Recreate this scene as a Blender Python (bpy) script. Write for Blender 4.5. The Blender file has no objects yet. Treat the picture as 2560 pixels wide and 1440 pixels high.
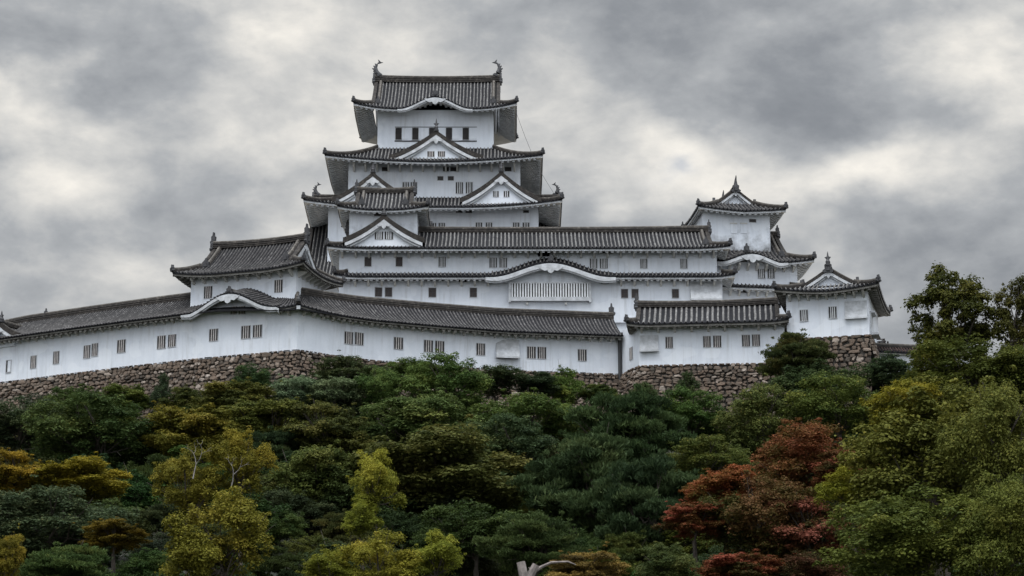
import bpy, math, random
import numpy as np
from math import sin, cos, tan, atan, atan2, pi, sqrt, radians, exp
R = random.Random(7)
sc = bpy.context.scene
COL = sc.collection
# ------------------------------------------------------------------ camera
FPX = 5500.0; HOR = 2055.0
PIT = atan((HOR - 720) / FPX); cP, sP = cos(PIT), sin(PIT); EYE = 1.6
cam = bpy.data.cameras.new('camera'); cam.sensor_width = 36; cam.lens = 36 * FPX / 2560
cam.clip_start = 0.5; cam.clip_end = 6000
co = bpy.data.objects.new('camera', cam); COL.objects.link(co)
co.location = (0, 0, EYE); co.rotation_euler = (pi / 2 + PIT, 0, 0); sc.camera = co
def ray(px, py):
    u = (px - 1280) / FPX; v = (720 - py) / FPX
    return (u, cP - v * sP, sP + v * cP)
def at(px, py, Y):
    r = ray(px, py); t = Y / r[1]; return (r[0] * t, Y, EYE + r[2] * t)
def atz(px, py, z):
    r = ray(px, py); t = (z - EYE) / r[2]; return (r[0] * t, r[1] * t, z)
# ------------------------------------------------------------------ node helpers
def nn(nt, typ, **kw):
    n = nt.nodes.new(typ)
    for k, v in kw.items(): setattr(n, k, v)
    return n
def setin(nt, sock, v):
    if isinstance(v, bpy.types.NodeSocket): nt.links.new(v, sock)
    elif v is not None: sock.default_value = v
def math_(nt, op, a, b=None, c=None, clamp=False):
    n = nn(nt, 'ShaderNodeMath', operation=op); n.use_clamp = clamp
    setin(nt, n.inputs[0], a); setin(nt, n.inputs[1], b)
    if c is not None: setin(nt, n.inputs[2], c)
    return n.outputs[0]
def vmath(nt, op, a, b=None):
    n = nn(nt, 'ShaderNodeVectorMath', operation=op)
    setin(nt, n.inputs[0], a)
    if b is not None: setin(nt, n.inputs[1], b)
    return n.outputs['Value'] if op in ('LENGTH', 'DOT_PRODUCT') else n.outputs[0]
def ramp(nt, fac, stops, interp='LINEAR'):
    n = nn(nt, 'ShaderNodeValToRGB'); n.color_ramp.interpolation = interp
    el = n.color_ramp.elements
    while len(el) < len(stops): el.new(0.5)
    for e, (p, c) in zip(el, stops):
        e.position = p; e.color = tuple(c) + (1,) if len(c) == 3 else c
    setin(nt, n.inputs[0], fac); return n.outputs[0]
def noise(nt, vec, scale, detail=4, rough=0.5, dist=0.0):
    n = nn(nt, 'ShaderNodeTexNoise'); n.inputs['Scale'].default_value = scale
    n.inputs['Detail'].default_value = detail; n.inputs['Roughness'].default_value = rough
    n.inputs['Distortion'].default_value = dist
    if vec is not None: nt.links.new(vec, n.inputs['Vector'])
    return n.outputs['Fac']
def mixc(nt, fac, a, b, mode='MIX'):
    n = nn(nt, 'ShaderNodeMix', data_type='RGBA', blend_type=mode)
    setin(nt, n.inputs[0], fac)
    for s, v in ((n.inputs[6], a), (n.inputs[7], b)):
        if isinstance(v, bpy.types.NodeSocket): nt.links.new(v, s)
        else: s.default_value = tuple(v) + (1,)
    return n.outputs[2]
# ------------------------------------------------------------------ sky (overcast, broken bright gaps)
SUN_EL, SUN_AZ = radians(66), radians(205)     # azimuth clockwise from +Y: behind the camera, a little left
W = bpy.data.worlds.new('World'); sc.world = W; W.use_nodes = True
nt = W.node_tree; nt.nodes.clear()
tc = nn(nt, 'ShaderNodeTexCoord').outputs['Generated']
sky = nn(nt, 'ShaderNodeTexSky', sky_type='NISHITA'); sky.sun_disc = False
sky.sun_elevation = SUN_EL; sky.sun_rotation = SUN_AZ
map1 = nn(nt, 'ShaderNodeMapping'); map1.inputs['Scale'].default_value = (1.0, 1.0, 1.7)
map1.inputs['Rotation'].default_value = (0, radians(9), 0)
nt.links.new(tc, map1.inputs['Vector']); mv = map1.outputs[0]
nbig = noise(nt, mv, 6.5, 5, 0.50, 0.25)
nmid = noise(nt, mv, 17.0, 7, 0.55, 0.15)
nfin = noise(nt, mv, 48.0, 6, 0.6, 0.1)
def cdir(px, py):
    r = ray(px, py); l = sqrt(sum(a * a for a in r)); return tuple(a / l for a in r)
BLOBS = [  # px, py, half width px, half height px, amount
    (50, 265, 150, 90, .34), (300, 300, 420, 110, .08), (690, 30, 320, 110, .16), (860, 180, 260, 130, .16), (620, 290, 300, 120, .10),
    (140, 480, 190, 80, .26), (300, 640, 330, 90, .10), (1300, 300, 260, 140, .18), (1690, 470, 300, 90, .30), (1760, 350, 160, 80, .16), (2120, 450, 260, 60, .22),
    (2440, 110, 170, 130, .28), (2500, 260, 150, 120, .18), (1250, 100, 220, 120, .06), (1500, 330, 200, 110, .10), (2350, 480, 200, 90, .10), (2350, 690, 400, 110, -.05),
    (230, 30, 420, 110, -.10), (120, 130, 280, 80, -.10), (620, 480, 240, 110, -.08), (1850, 170, 420, 130, -.13), (2150, 240, 300, 100, -.10),
    (1550, 80, 240, 100, -.05), (2080, 570, 220, 90, -.05), (480, 180, 200, 90, -.05), (1560, 540, 200, 60, -.06), (420, 560, 260, 80, -.04)]
acc = math_(nt, 'MULTIPLY_ADD', nbig, 0.80, 0.115)
acc = math_(nt, 'ADD', acc, math_(nt, 'MULTIPLY_ADD', nmid, 0.78, -0.39))
acc = math_(nt, 'ADD', acc, math_(nt, 'MULTIPLY_ADD', nfin, 0.24, -0.12))
wn = nn(nt, 'ShaderNodeTexNoise'); wn.inputs['Scale'].default_value = 14; wn.inputs['Detail'].default_value = 5
nt.links.new(mv, wn.inputs['Vector'])
wv = vmath(nt, 'SUBTRACT', wn.outputs['Color'], (0.5, 0.5, 0.5))
wv = vmath(nt, 'MULTIPLY', wv, (0.10, 0.10, 0.06))
dw = vmath(nt, 'ADD', tc, wv)
for (bx, by, hw, hh, a) in BLOBS:
    d = vmath(nt, 'SUBTRACT', dw, cdir(bx, by))
    d = vmath(nt, 'MULTIPLY', d, (FPX / hw, FPX / max(hw, hh) * .8, FPX / hh))
    l = vmath(nt, 'DOT_PRODUCT', d, d)
    g = math_(nt, 'EXPONENT', math_(nt, 'MULTIPLY', l, -0.9))
    acc = math_(nt, 'MULTIPLY_ADD', g, a, acc)
cl = ramp(nt, acc, [(0.10, (.20, .214, .236)), (0.34, (.29, .306, .328)), (0.52, (.43, .445, .460)),
                    (0.70, (.66, .655, .635)), (0.92, (.99, .945, .865))], 'LINEAR')
sep = nn(nt, 'ShaderNodeSeparateXYZ'); nt.links.new(tc, sep.inputs[0])
def mapr(v, a, b, c, d, smooth=True):
    n = nn(nt, 'ShaderNodeMapRange'); n.interpolation_type = 'SMOOTHSTEP' if smooth else 'LINEAR'
    setin(nt, n.inputs[0], v)
    for i, k in enumerate((a, b, c, d)): n.inputs[1 + i].default_value = k
    return n.outputs[0]
SKY_UP, SKY_BACK = 3.6, 2.3
bri = mapr(sep.outputs['Z'], 0.42, 0.95, 1.0, SKY_UP)
back = mapr(math_(nt, 'MULTIPLY', sep.outputs['Y'], -1.0), -0.55, 0.6, 1.0, SKY_BACK)
bri = math_(nt, 'MULTIPLY', bri, back)
gain = math_(nt, 'MULTIPLY', bri, 10.0)
clg = vmath(nt, 'SCALE', cl); clg.node.inputs['Scale'].default_value = 1.0
nt.links.new(gain, clg.node.inputs['Scale'])
# unseen sky, brightened overhead and behind to light the scene, also tinted bluer
tint = mixc(nt, math_(nt, 'MULTIPLY', math_(nt, 'SUBTRACT', bri, 1.0), .6, clamp=True), (1, 1, 1), (.95, .99, 1.05))
clg = mixc(nt, 1.0, clg, tint, 'MULTIPLY')
# one small blue gap
dgap = vmath(nt, 'MULTIPLY', vmath(nt, 'SUBTRACT', dw, cdir(1738, 440)), (FPX / 46, FPX / 60, FPX / 24))
gap = math_(nt, 'MULTIPLY', math_(nt, 'EXPONENT', math_(nt, 'MULTIPLY', vmath(nt, 'DOT_PRODUCT', dgap, dgap), -1.0)), 0.55)
skyc = mixc(nt, gap, clg, sky.outputs[0])
skyc = mixc(nt, 0.03, skyc, sky.outputs[0])
bg = nn(nt, 'ShaderNodeBackground'); bg.inputs['Strength'].default_value = 0.1
nt.links.new(skyc, bg.inputs['Color'])
wo = nn(nt, 'ShaderNodeOutputWorld'); nt.links.new(bg.outputs[0], wo.inputs[0])
sl = bpy.data.lights.new('sun', 'SUN'); sl.energy = 1.5; sl.angle = radians(22); sl.color = (1.0, .98, .95)
so = bpy.data.objects.new('sun', sl); COL.objects.link(so)
so.rotation_euler = (pi / 2 - SUN_EL, 0, -SUN_AZ + pi)   # light travels from the sun towards the scene
so.location = (0, 0, 200)
sc.view_settings.view_transform = 'Standard'; sc.view_settings.look = 'None'
sc.view_settings.exposure = 0.0; sc.view_settings.gamma = 1.0
# ------------------------------------------------------------------ materials
def newmat(name):
    m = bpy.data.materials.new(name); m.use_nodes = True
    nt = m.node_tree; b = nt.nodes['Principled BSDF']; return m, nt, b
def bump(nt, b, h, strength=0.4, dist=0.05):
    n = nn(nt, 'ShaderNodeBump'); n.inputs['Strength'].default_value = strength; n.inputs['Distance'].default_value = dist
    nt.links.new(h, n.inputs['Height']); nt.links.new(n.outputs[0], b.inputs['Normal'])
def simple(name, c1, c2, scale=1.5, rough=0.8, det=6, bs=0.3, lo=.35, hi=.65):
    m, nt, b = newmat(name)
    co = nn(nt, 'ShaderNodeTexCoord').outputs['Object']
    f = noise(nt, co, scale, det, 0.6)
    nt.links.new(ramp(nt, f, [(lo, c1), (hi, c2)]), b.inputs['Base Color'])
    b.inputs['Roughness'].default_value = rough
    if bs: bump(nt, b, noise(nt, co, scale * 6, 4), bs, 0.03)
    return m
def plaster(name, stain):
    m, nt, b = newmat(name)
    tco = nn(nt, 'ShaderNodeTexCoord'); co = tco.outputs['Object']
    mp = nn(nt, 'ShaderNodeMapping'); mp.inputs['Scale'].default_value = (1, 1, .35); nt.links.new(co, mp.inputs[0])
    f = noise(nt, mp.outputs[0], 0.9, 7, .65)
    c = ramp(nt, f, [(.25, (.58, .607, .65)), (.5, (.685, .715, .765)), (.75, (.74, .765, .81))])
    f2 = noise(nt, co, 6.0, 5, .7)
    c = mixc(nt, math_(nt, 'MULTIPLY_ADD', f2, .30, -.08), c, (.46, .45, .42))
    ms = nn(nt, 'ShaderNodeMapping'); ms.inputs['Scale'].default_value = (2.6, 2.6, .16); nt.links.new(co, ms.inputs[0])   # rain streaks
    st = noise(nt, ms.outputs[0], 1.0, 6, .7); pa = noise(nt, co, .28, 3, .5)
    st = math_(nt, 'MULTIPLY', ramp(nt, st, [(.50, (0, 0, 0)), (.68, (1, 1, 1))]), ramp(nt, pa, [(.40, (.10, .10, .10)), (.66, (.75, .75, .75))]))
    c = mixc(nt, math_(nt, 'MULTIPLY', st, .8), c, (.40, .395, .38))
    pt = noise(nt, co, .45, 2, .4)                                     # replastered patches
    c = mixc(nt, ramp(nt, pt, [(.56, (0, 0, 0)), (.585, (.5, .5, .5))]), c, (.76, .78, .81))
    if stain:       # mildew creeping up from the foot of the wall
        z = nn(nt, 'ShaderNodeSeparateXYZ'); nt.links.new(tco.outputs['Generated'], z.inputs[0])
        s = math_(nt, 'ADD', z.outputs['Z'], math_(nt, 'MULTIPLY_ADD', noise(nt, co, .7, 6, .6), -.9, .35))
        s = ramp(nt, s, [(stain * .35, (1, 1, 1)), (stain, (0, 0, 0))])
        c = mixc(nt, math_(nt, 'MULTIPLY', s, math_(nt, 'MULTIPLY_ADD', f2, 1.3, .25, clamp=True)), c, (.13, .13, .132))
    nt.links.new(c, b.inputs['Base Color']); b.inputs['Roughness'].default_value = .85
    bump(nt, b, f2, .15, .03); return m
M = {}
M['plaster'] = plaster('white_plaster', 0)
M['stained'] = plaster('mildewed_plaster', .52)
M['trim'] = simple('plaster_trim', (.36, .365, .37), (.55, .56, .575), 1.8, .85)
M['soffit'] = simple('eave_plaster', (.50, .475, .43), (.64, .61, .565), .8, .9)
M['shaded_soffit'] = simple('shade_toned_soffit', (.05, .045, .038), (.11, .10, .085), 1.5, .95)  # shade under the gallery and tower eaves put into the soffit colour
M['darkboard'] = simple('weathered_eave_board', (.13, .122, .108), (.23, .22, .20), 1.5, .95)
M['board'] = simple('lime_washed_timber', (.48, .47, .44), (.64, .625, .59), 1.2, .9)
def tile(name, c1, c2, c3):
    m, nt, b = newmat(name)
    co = nn(nt, 'ShaderNodeTexCoord').outputs['Object']
    f = noise(nt, co, 2.6, 8, .75); f2 = noise(nt, co, .35, 4, .6)
    c = ramp(nt, f, [(.33, c1), (.52, c2), (.68, c3)])
    c = mixc(nt, ramp(nt, f2, [(.4, (0, 0, 0)), (.7, (.55, .55, .55))]), c, tuple(.62 * v for v in c2))
    nt.links.new(c, b.inputs['Base Color']); b.inputs['Roughness'].default_value = .85; b.inputs['Specular IOR Level'].default_value = .15
    bump(nt, b, f, .35, .03); return m
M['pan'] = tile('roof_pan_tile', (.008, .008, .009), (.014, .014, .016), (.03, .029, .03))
M['cover'] = tile('roof_cover_tile', (.066, .063, .061), (.17, .162, .154), (.35, .34, .32))
M['cover2'] = tile('weathered_cover_tile', (.040, .038, .038), (.086, .081, .078), (.25, .238, .225))
M['rust_tile'] = tile('brown_tile', (.05, .034, .03), (.10, .066, .058), (.20, .15, .13))
M['ridge'] = tile('ridge_tile', (.022, .020, .019), (.044, .039, .035), (.12, .105, .09))
M['cap'] = tile('ridge_cap_tile', (.07, .062, .055), (.12, .108, .095), (.24, .22, .19))
M['orn'] = simple('ornament_tile', (.020, .020, .022), (.05, .048, .05), 3, .6)
M['dark'] = simple('dark_opening', (.018, .016, .016), (.035, .030, .028), 2, .9, bs=0)
M['shutter'] = simple('dark_timber_shutter', (.030, .020, .018), (.055, .04, .035), 4, .7)
M['bar'] = simple('plastered_bar', (.60, .60, .60), (.74, .75, .76), 3, .85)
M['oldbar'] = simple('weathered_bar', (.42, .38, .36), (.56, .53, .51), 3, .85)
M['pipe'] = simple('dark_metal', (.02, .02, .022), (.04, .04, .04), 3, .5)
def stone_mat():
    m, nt, b = newmat('castle_stone')
    a = nn(nt, 'ShaderNodeAttribute'); a.attribute_name = 'tint'
    co = nn(nt, 'ShaderNodeTexCoord').outputs['Object']
    c = ramp(nt, a.outputs['Fac'], [(0, (.038, .027, .019)), (.3, (.085, .059, .041)), (.55, (.135, .092, .064)), (.8, (.19, .14, .105)), (1, (.38, .32, .27))])
    f = noise(nt, co, 3.2, 8, .7)
    c = mixc(nt, ramp(nt, f, [(.4, (0, 0, 0)), (.68, (.75, .75, .75))]), c, (.075, .07, .058))
    f2 = noise(nt, co, .5, 5, .6)
    c = mixc(nt, ramp(nt, f2, [(.5, (0, 0, 0)), (.7, (.5, .5, .5))]), c, (.12, .085, .06))
    nt.links.new(c, b.inputs['Base Color']); b.inputs['Roughness'].default_value = .95
    bump(nt, b, f, .6, .06); return m
M['stone'] = stone_mat()
M['joint'] = simple('stone_joint', (.02, .018, .015), (.05, .043, .036), 2, 1)
M['bark'] = simple('tree_bark', (.035, .028, .022), (.085, .07, .055), 2.5, .95)
M['palebark'] = simple('bare_pale_bark', (.13, .11, .10), (.27, .23, .21), 3.5, .95)
M['greybark'] = simple('grey_twig_bark', (.12, .11, .10), (.22, .20, .18), 2.5, .95)
M['gravel'] = simple('courtyard_gravel', (.26, .24, .21), (.36, .34, .30), .8, 1)
M['soil'] = simple('hillside_soil', (.012, .016, .009), (.035, .034, .02), .5, 1)
def leaf(name, cols, trans=.32):
    m, nt, b = newmat(name)
    a = nn(nt, 'ShaderNodeAttribute'); a.attribute_name = 'tint'
    oi = nn(nt, 'ShaderNodeObjectInfo')
    f = math_(nt, 'ADD', a.outputs['Fac'], math_(nt, 'MULTIPLY_ADD', oi.outputs['Random'], .16, -.08))
    c = ramp(nt, f, [(i / (len(cols) - 1), k) for i, k in enumerate(cols)])
    c = mixc(nt, 1.0, c, oi.outputs['Color'], 'MULTIPLY')
    nt.links.new(c, b.inputs['Base Color']); b.inputs['Roughness'].default_value = .55
    b.inputs['Specular IOR Level'].default_value = .05
    t = nn(nt, 'ShaderNodeBsdfTranslucent'); nt.links.new(c, t.inputs[0])
    mx = nn(nt, 'ShaderNodeMixShader'); mx.inputs[0].default_value = trans
    nt.links.new(b.outputs[0], mx.inputs[1]); nt.links.new(t.outputs[0], mx.inputs[2])
    nt.links.new(mx.outputs[0], nt.nodes['Material Output'].inputs[0]); return m
M['l_green'] = leaf('evergreen_leaves', [(0.0396, 0.0605, 0.0198), (0.0682, 0.0935, 0.0286), (0.1012, 0.1232, 0.0374), (0.1760, 0.1705, 0.0462)])
M['l_dark'] = leaf('dark_evergreen_leaves', [(0.0287, 0.0403, 0.0207), (0.0483, 0.0667, 0.0299), (0.0713, 0.0897, 0.0368), (0.1150, 0.1150, 0.0414)])
M['l_olive'] = leaf('olive_autumn_leaves', [(0.0530, 0.0616, 0.0176), (0.0867, 0.0946, 0.0242), (0.1224, 0.1232, 0.0297), (0.1734, 0.1518, 0.0374)])
M['l_yg'] = leaf('yellow_green_leaves', [(0.13, 0.125, 0.02), (0.205, 0.19, 0.029), (0.28, 0.245, 0.036), (0.37, 0.29, 0.046)])
M['l_yellow'] = leaf('yellow_autumn_leaves', [(0.085, 0.075, 0.014), (0.175, 0.14, 0.02), (0.26, 0.195, 0.024), (0.34, 0.24, 0.03)])
M['l_red'] = leaf('red_maple_leaves', [(0.06, 0.056, 0.016), (0.125, 0.07, 0.022), (0.225, 0.078, 0.036), (0.32, 0.105, 0.06)])
M['l_pine'] = leaf('pine_needles', [(0.0257, 0.0413, 0.0163), (0.0434, 0.0666, 0.0249), (0.0676, 0.0959, 0.0343), (0.0997, 0.1253, 0.0429)])
M['l_silver'] = leaf('silvery_leaves', [(0.0603, 0.0830, 0.0460), (0.1273, 0.1525, 0.0850), (0.2144, 0.2318, 0.1350), (0.3350, 0.3294, 0.1900)])
M['l_orange'] = leaf('orange_brown_leaves', [(0.0854, 0.0579, 0.0170), (0.1595, 0.1043, 0.0260), (0.2506, 0.1565, 0.0360), (0.3417, 0.2202, 0.0550)])
# ------------------------------------------------------------------ mesh builder
class MB:
    def __init__(s): s.v = []; s.f = []; s.m = []
    def add(s, vs, fs, mi=0):
        o = len(s.v); s.v.extend(vs)
        for f in fs: s.f.append([i + o for i in f]); s.m.append(mi)
    def quad(s, a, b, c, d, mi=0): s.add([a, b, c, d], [(0, 1, 2, 3)], mi)
    def box(s, x0, x1, y0, y1, z0, z1, mi=0):
        s.add([(x0, y0, z0), (x1, y0, z0), (x1, y1, z0), (x0, y1, z0), (x0, y0, z1), (x1, y0, z1), (x1, y1, z1), (x0, y1, z1)],
              [(0, 3, 2, 1), (4, 5, 6, 7), (0, 1, 5, 4), (1, 2, 6, 5), (2, 3, 7, 6), (3, 0, 4, 7)], mi)
    def bar(s, pts, w, h, mi=0, drop=0.0, taper=None):
        """rectangular section swept along 3-D points; bottom sits on the points (less drop)"""
        n = len(pts); rings = []
        for i, p in enumerate(pts):
            a = pts[max(i - 1, 0)]; b = pts[min(i + 1, n - 1)]
            tx, ty = b[0] - a[0], b[1] - a[1]; l = sqrt(tx * tx + ty * ty) or 1
            sx, sy = -ty / l * w / 2, tx / l * w / 2
            k = 1 if taper is None else taper[i]
            rings.append([(p[0] - sx, p[1] - sy, p[2] - drop), (p[0] + sx, p[1] + sy, p[2] - drop),
                          (p[0] + sx * .8, p[1] + sy * .8, p[2] - drop + h * k), (p[0] - sx * .8, p[1] - sy * .8, p[2] - drop + h * k)])
        vs = [v for r in rings for v in r]; fs = []
        for i in range(n - 1):
            for j in range(4):
                fs.append((4 * i + j, 4 * i + (j + 1) % 4, 4 * i + 4 + (j + 1) % 4, 4 * i + 4 + j))
        fs += [(3, 2, 1, 0), (4 * n - 4, 4 * n - 3, 4 * n - 2, 4 * n - 1)]
        s.add(vs, fs, mi)
    def tube(s, pts, rad, k=7, mi=0):
        n = len(pts); vs = []
        for i, p in enumerate(pts):
            a = np.array(pts[max(i - 1, 0)], float); b = np.array(pts[min(i + 1, n - 1)], float)
            t = b - a; t /= (np.linalg.norm(t) or 1)
            ref = np.array((0, 0, 1.)) if abs(t[2]) < .8 else np.array((1., 0, 0))
            e = np.cross(t, ref); e /= np.linalg.norm(e); g = np.cross(t, e)
            for j in range(k):
                q = np.array(p) + rad[i] * (cos(2 * pi * j / k) * e + sin(2 * pi * j / k) * g); vs.append(tuple(q))
        fs = [(i * k + j, i * k + (j + 1) % k, (i + 1) * k + (j + 1) % k, (i + 1) * k + j) for i in range(n - 1) for j in range(k)]
        fs += [tuple(range(k - 1, -1, -1)), tuple((n - 1) * k + j for j in range(k))]
        s.add(vs, fs, mi)
    def prism(s, poly, mp, o0, o1, mi=0):
        """2-D outline (s,z) given thickness between o0 and o1 through mp(s,o,z)"""
        n = len(poly)
        vs = [mp(a, o0, b) for a, b in poly] + [mp(a, o1, b) for a, b in poly]
        fs = [tuple(range(n)), tuple(range(2 * n - 1, n - 1, -1))] + [(i, (i + 1) % n, n + (i + 1) % n, n + i) for i in range(n)]
        s.add(vs, fs, mi)
    def mesh(s, name, mats):
        me = bpy.data.meshes.new(name); me.from_pydata(s.v, [], s.f)
        for m in mats: me.materials.append(m)
        me.polygons.foreach_set('material_index', s.m); me.validate(); me.update(); return me
def link(name, me, parent=None):
    o = bpy.data.objects.new(name, me); COL.objects.link(o)
    if parent is not None: o.parent = parent
    return o
def tag(o, label=None, cat=None, group=None, kind=None):
    for k, v in (('label', label), ('category', cat), ('group', group), ('kind', kind)):
        if v: o[k] = v
    return o
class Bld:
    """a building: an Empty with its parts in local axes (x along the front, y away from the camera, z up)"""
    def __init__(s, name, label, cat, origin, deg=0, group=None):
        s.o = bpy.data.objects.new(name, None); COL.objects.link(s.o)
        s.o.location = origin; s.a = radians(deg); s.o.rotation_euler = (0, 0, s.a); s.O = origin
        tag(s.o, label, cat, group)
    def loc(s, p):
        dx, dy = p[0] - s.O[0], p[1] - s.O[1]
        return (dx * cos(s.a) + dy * sin(s.a), -dx * sin(s.a) + dy * cos(s.a), p[2] - s.O[2])
    def hit(s, px, py, y=0.0):
        c = s.loc((0, 0, EYE)); r = ray(px, py)
        d = (r[0] * cos(s.a) + r[1] * sin(s.a), -r[0] * sin(s.a) + r[1] * cos(s.a), r[2])
        t = (y - c[1]) / d[1]; return (c[0] + d[0] * t, c[2] + d[2] * t)
    def part(s, name, mb, mats, parent=None):
        return link(name, mb.mesh(name, [M[m] for m in mats]), parent or s.o)
# ------------------------------------------------------------------ roofs
def prof(t): return .62 * t + .38 * t * t
def slope(mb, mp, ua, ub, zf, dmax, rib=.42, nd=6, ribs=True, h=.14):
    n = max(1, round((ub - ua) / rib)); e = 1e-4
    us = [ua + e + (ub - ua - 2 * e) * i / n for i in range(n + 1)]
    vs = []
    for u in us:
        dm = max(dmax(u), .02)
        for j in range(nd + 1):
            d = dm * j / nd; x, y = mp(u, d); vs.append((x, y, zf(u, d)))
    k = nd + 1
    mb.add(vs, [(i * k + j, (i + 1) * k + j, (i + 1) * k + j + 1, i * k + j + 1) for i in range(n) for j in range(nd)], 0)
    ed = []                                           # dark tile edge
    for u in us:
        z = zf(u, 0); x, y = mp(u, 0); x2, y2 = mp(u, .12)
        ed += [(x, y, z), (x, y, z - .13), (x2, y2, z - .13)]
    mb.add(ed, [(3 * i + j, 3 * i + j + 1, 3 * i + 4 + j, 3 * i + 3 + j) for i in range(n) for j in range(2)], 0)
    if not ribs: return
    sp = (ub - ua) / n; w = .21 * sp
    for i in range(n):
        u = (us[i] + us[i + 1]) / 2 + R.uniform(-.06, .06) * sp; dm = dmax(u)
        if dm < .15: continue
        w = sp * R.uniform(.175, .245); hh = h * R.uniform(.8, 1.15); wob = R.uniform(-.05, .05) * sp
        vs = []
        for j in range(nd + 1):
            d = -.05 + (dm + .05) * j / nd; z = zf(u, max(d, 0))
            for du, dz in ((-w, -.01), (-.6 * w, hh * .8), (0, hh * 1.1), (.6 * w, hh * .8), (w, -.01)):
                x, y = mp(u + du + wob * sin(2.5 * d), d); vs.append((x, y, z + dz))
        mb.add(vs, [(j * 5 + q, j * 5 + q + 1, j * 5 + 6 + q, j * 5 + 5 + q) for j in range(nd) for q in range(4)], 1)
        mb.add([vs[q] for q in range(5)], [(0, 1, 2, 3, 4)], 0)
def eave(mb, mp, ua, ub, zf, dmax, over, raf=.62, fas=.2, rafters=True):
    """white fascia, plastered underside and rafter ends below a slope; mat 0 trim, 1 soffit"""
    n = max(1, round((ub - ua) / .45)); e = 2e-4
    us = [ua + e + (ub - ua - 2 * e) * i / n for i in range(n + 1)]; vs = []
    for u in us:
        z = zf(u, 0); dl = min(over, max(dmax(u), .16))
        a = mp(u, .10); b = mp(u, dl * .5 + .05); c = mp(u, dl)
        vs += [(a[0], a[1], z - .125), (a[0], a[1], z - .125 - fas), (b[0], b[1], zf(u, dl * .5) - .40 - fas * .3), (c[0], c[1], zf(u, dl) - .42)]
    fs = [(4 * i + j, 4 * i + j + 1, 4 * i + 5 + j, 4 * i + 4 + j) for i in range(n) for j in range(3)]
    for i, f in enumerate(fs): mb.add([vs[k] for k in f], [(0, 1, 2, 3)], 0 if i % 3 == 0 else 1)
    if not rafters: return
    nr = max(1, int((ub - ua) / raf))
    for i in range(nr):
        u = ua + (i + .5) * (ub - ua) / nr; dm = min(over, dmax(u))
        if dm < .5: continue
        P = []
        for d in (.24, dm):
            z = zf(u, d) - (.40 if d > .3 else .34) - (.0 if d > .3 else 0)
            for du in (-.14, .14):
                x, y = mp(u + du, d); P += [(x, y, z + .05), (x, y, z - .22)]
        mb.add(P, [(0, 1, 3, 2), (4, 6, 7, 5), (0, 4, 5, 1), (2, 3, 7, 6), (1, 5, 7, 3)], 0)
def sides(x0, x1, y0, y1):
    return {'front': (lambda u, d: (x0 + u, y0 + d), x1 - x0), 'right': (lambda u, d: (x1 - d, y0 + u), y1 - y0),
            'back': (lambda u, d: (x1 - u, y1 - d), x1 - x0), 'left': (lambda u, d: (x0 + d, y1 - u), y1 - y0)}
def bumpf(q): return .5 * (1 + cos(pi * min(1, abs(q))))
def ornament_tile(mp, w=.5, h=.7):
    """ridge-end tile: a dark shield with horns and a knob"""
    mb = MB()
    mb.prism([(-.5 * w, 0), (-.62 * w, .18 * h), (-.36 * w, .3 * h), (-.40 * w, .62 * h), (-.16 * w, .72 * h), (-.10 * w, h), (.10 * w, h), (.16 * w, .72 * h),
              (.40 * w, .62 * h), (.36 * w, .3 * h), (.62 * w, .18 * h), (.5 * w, 0)], mp, -.14, .14)
    mb.prism([(-.2 * w, .15 * h), (-.2 * w, .5 * h), (.2 * w, .5 * h), (.2 * w, .15 * h)], mp, .14, .24)
    return mb
def spike(c, h=1.3, w=.62):
    """finial seen from its end: stepped base, waist, curved tip"""
    mb = MB(); x, y, z = c; pr = [(0, .5), (.12, .52), (.16, .36), (.3, .40), (.42, .26), (.55, .22), (.72, .15), (.86, .10), (1, .03)]
    vs = []
    for t, r in pr:
        for j in range(8):
            a = 2 * pi * (j + .5) / 8; vs.append((x + cos(a) * r * w, y + sin(a) * r * w * 1.3, z + t * h))
    n = len(pr)
    mb.add(vs, [(i * 8 + j, i * 8 + (j + 1) % 8, i * 8 + 8 + (j + 1) % 8, i * 8 + 8 + j) for i in range(n - 1) for j in range(8)])
    mb.add([vs[(n - 1) * 8 + j] for j in range(8)], [tuple(range(8))])
    for sg in (-1, 1):
        mb.add([(x + sg * .15 * w, y, z + .42 * h), (x + sg * .55 * w, y, z + .62 * h), (x + sg * .15 * w, y, z + .66 * h), (x + sg * .15 * w, y + .1, z + .5 * h)], [(0, 1, 2), (0, 3, 1), (1, 3, 2)])
    return mb
def horn(c, h=1.3):
    mb = MB(); x, y, z = c
    mb.tube([(x, y, z), (x, y - .02, z + .3 * h), (x, y - .05, z + .6 * h), (x + .03, y - .12, z + .85 * h), (x + .02, y - .2, z + h)], [.30, .20, .12, .075, .02], 8); return mb
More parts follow.
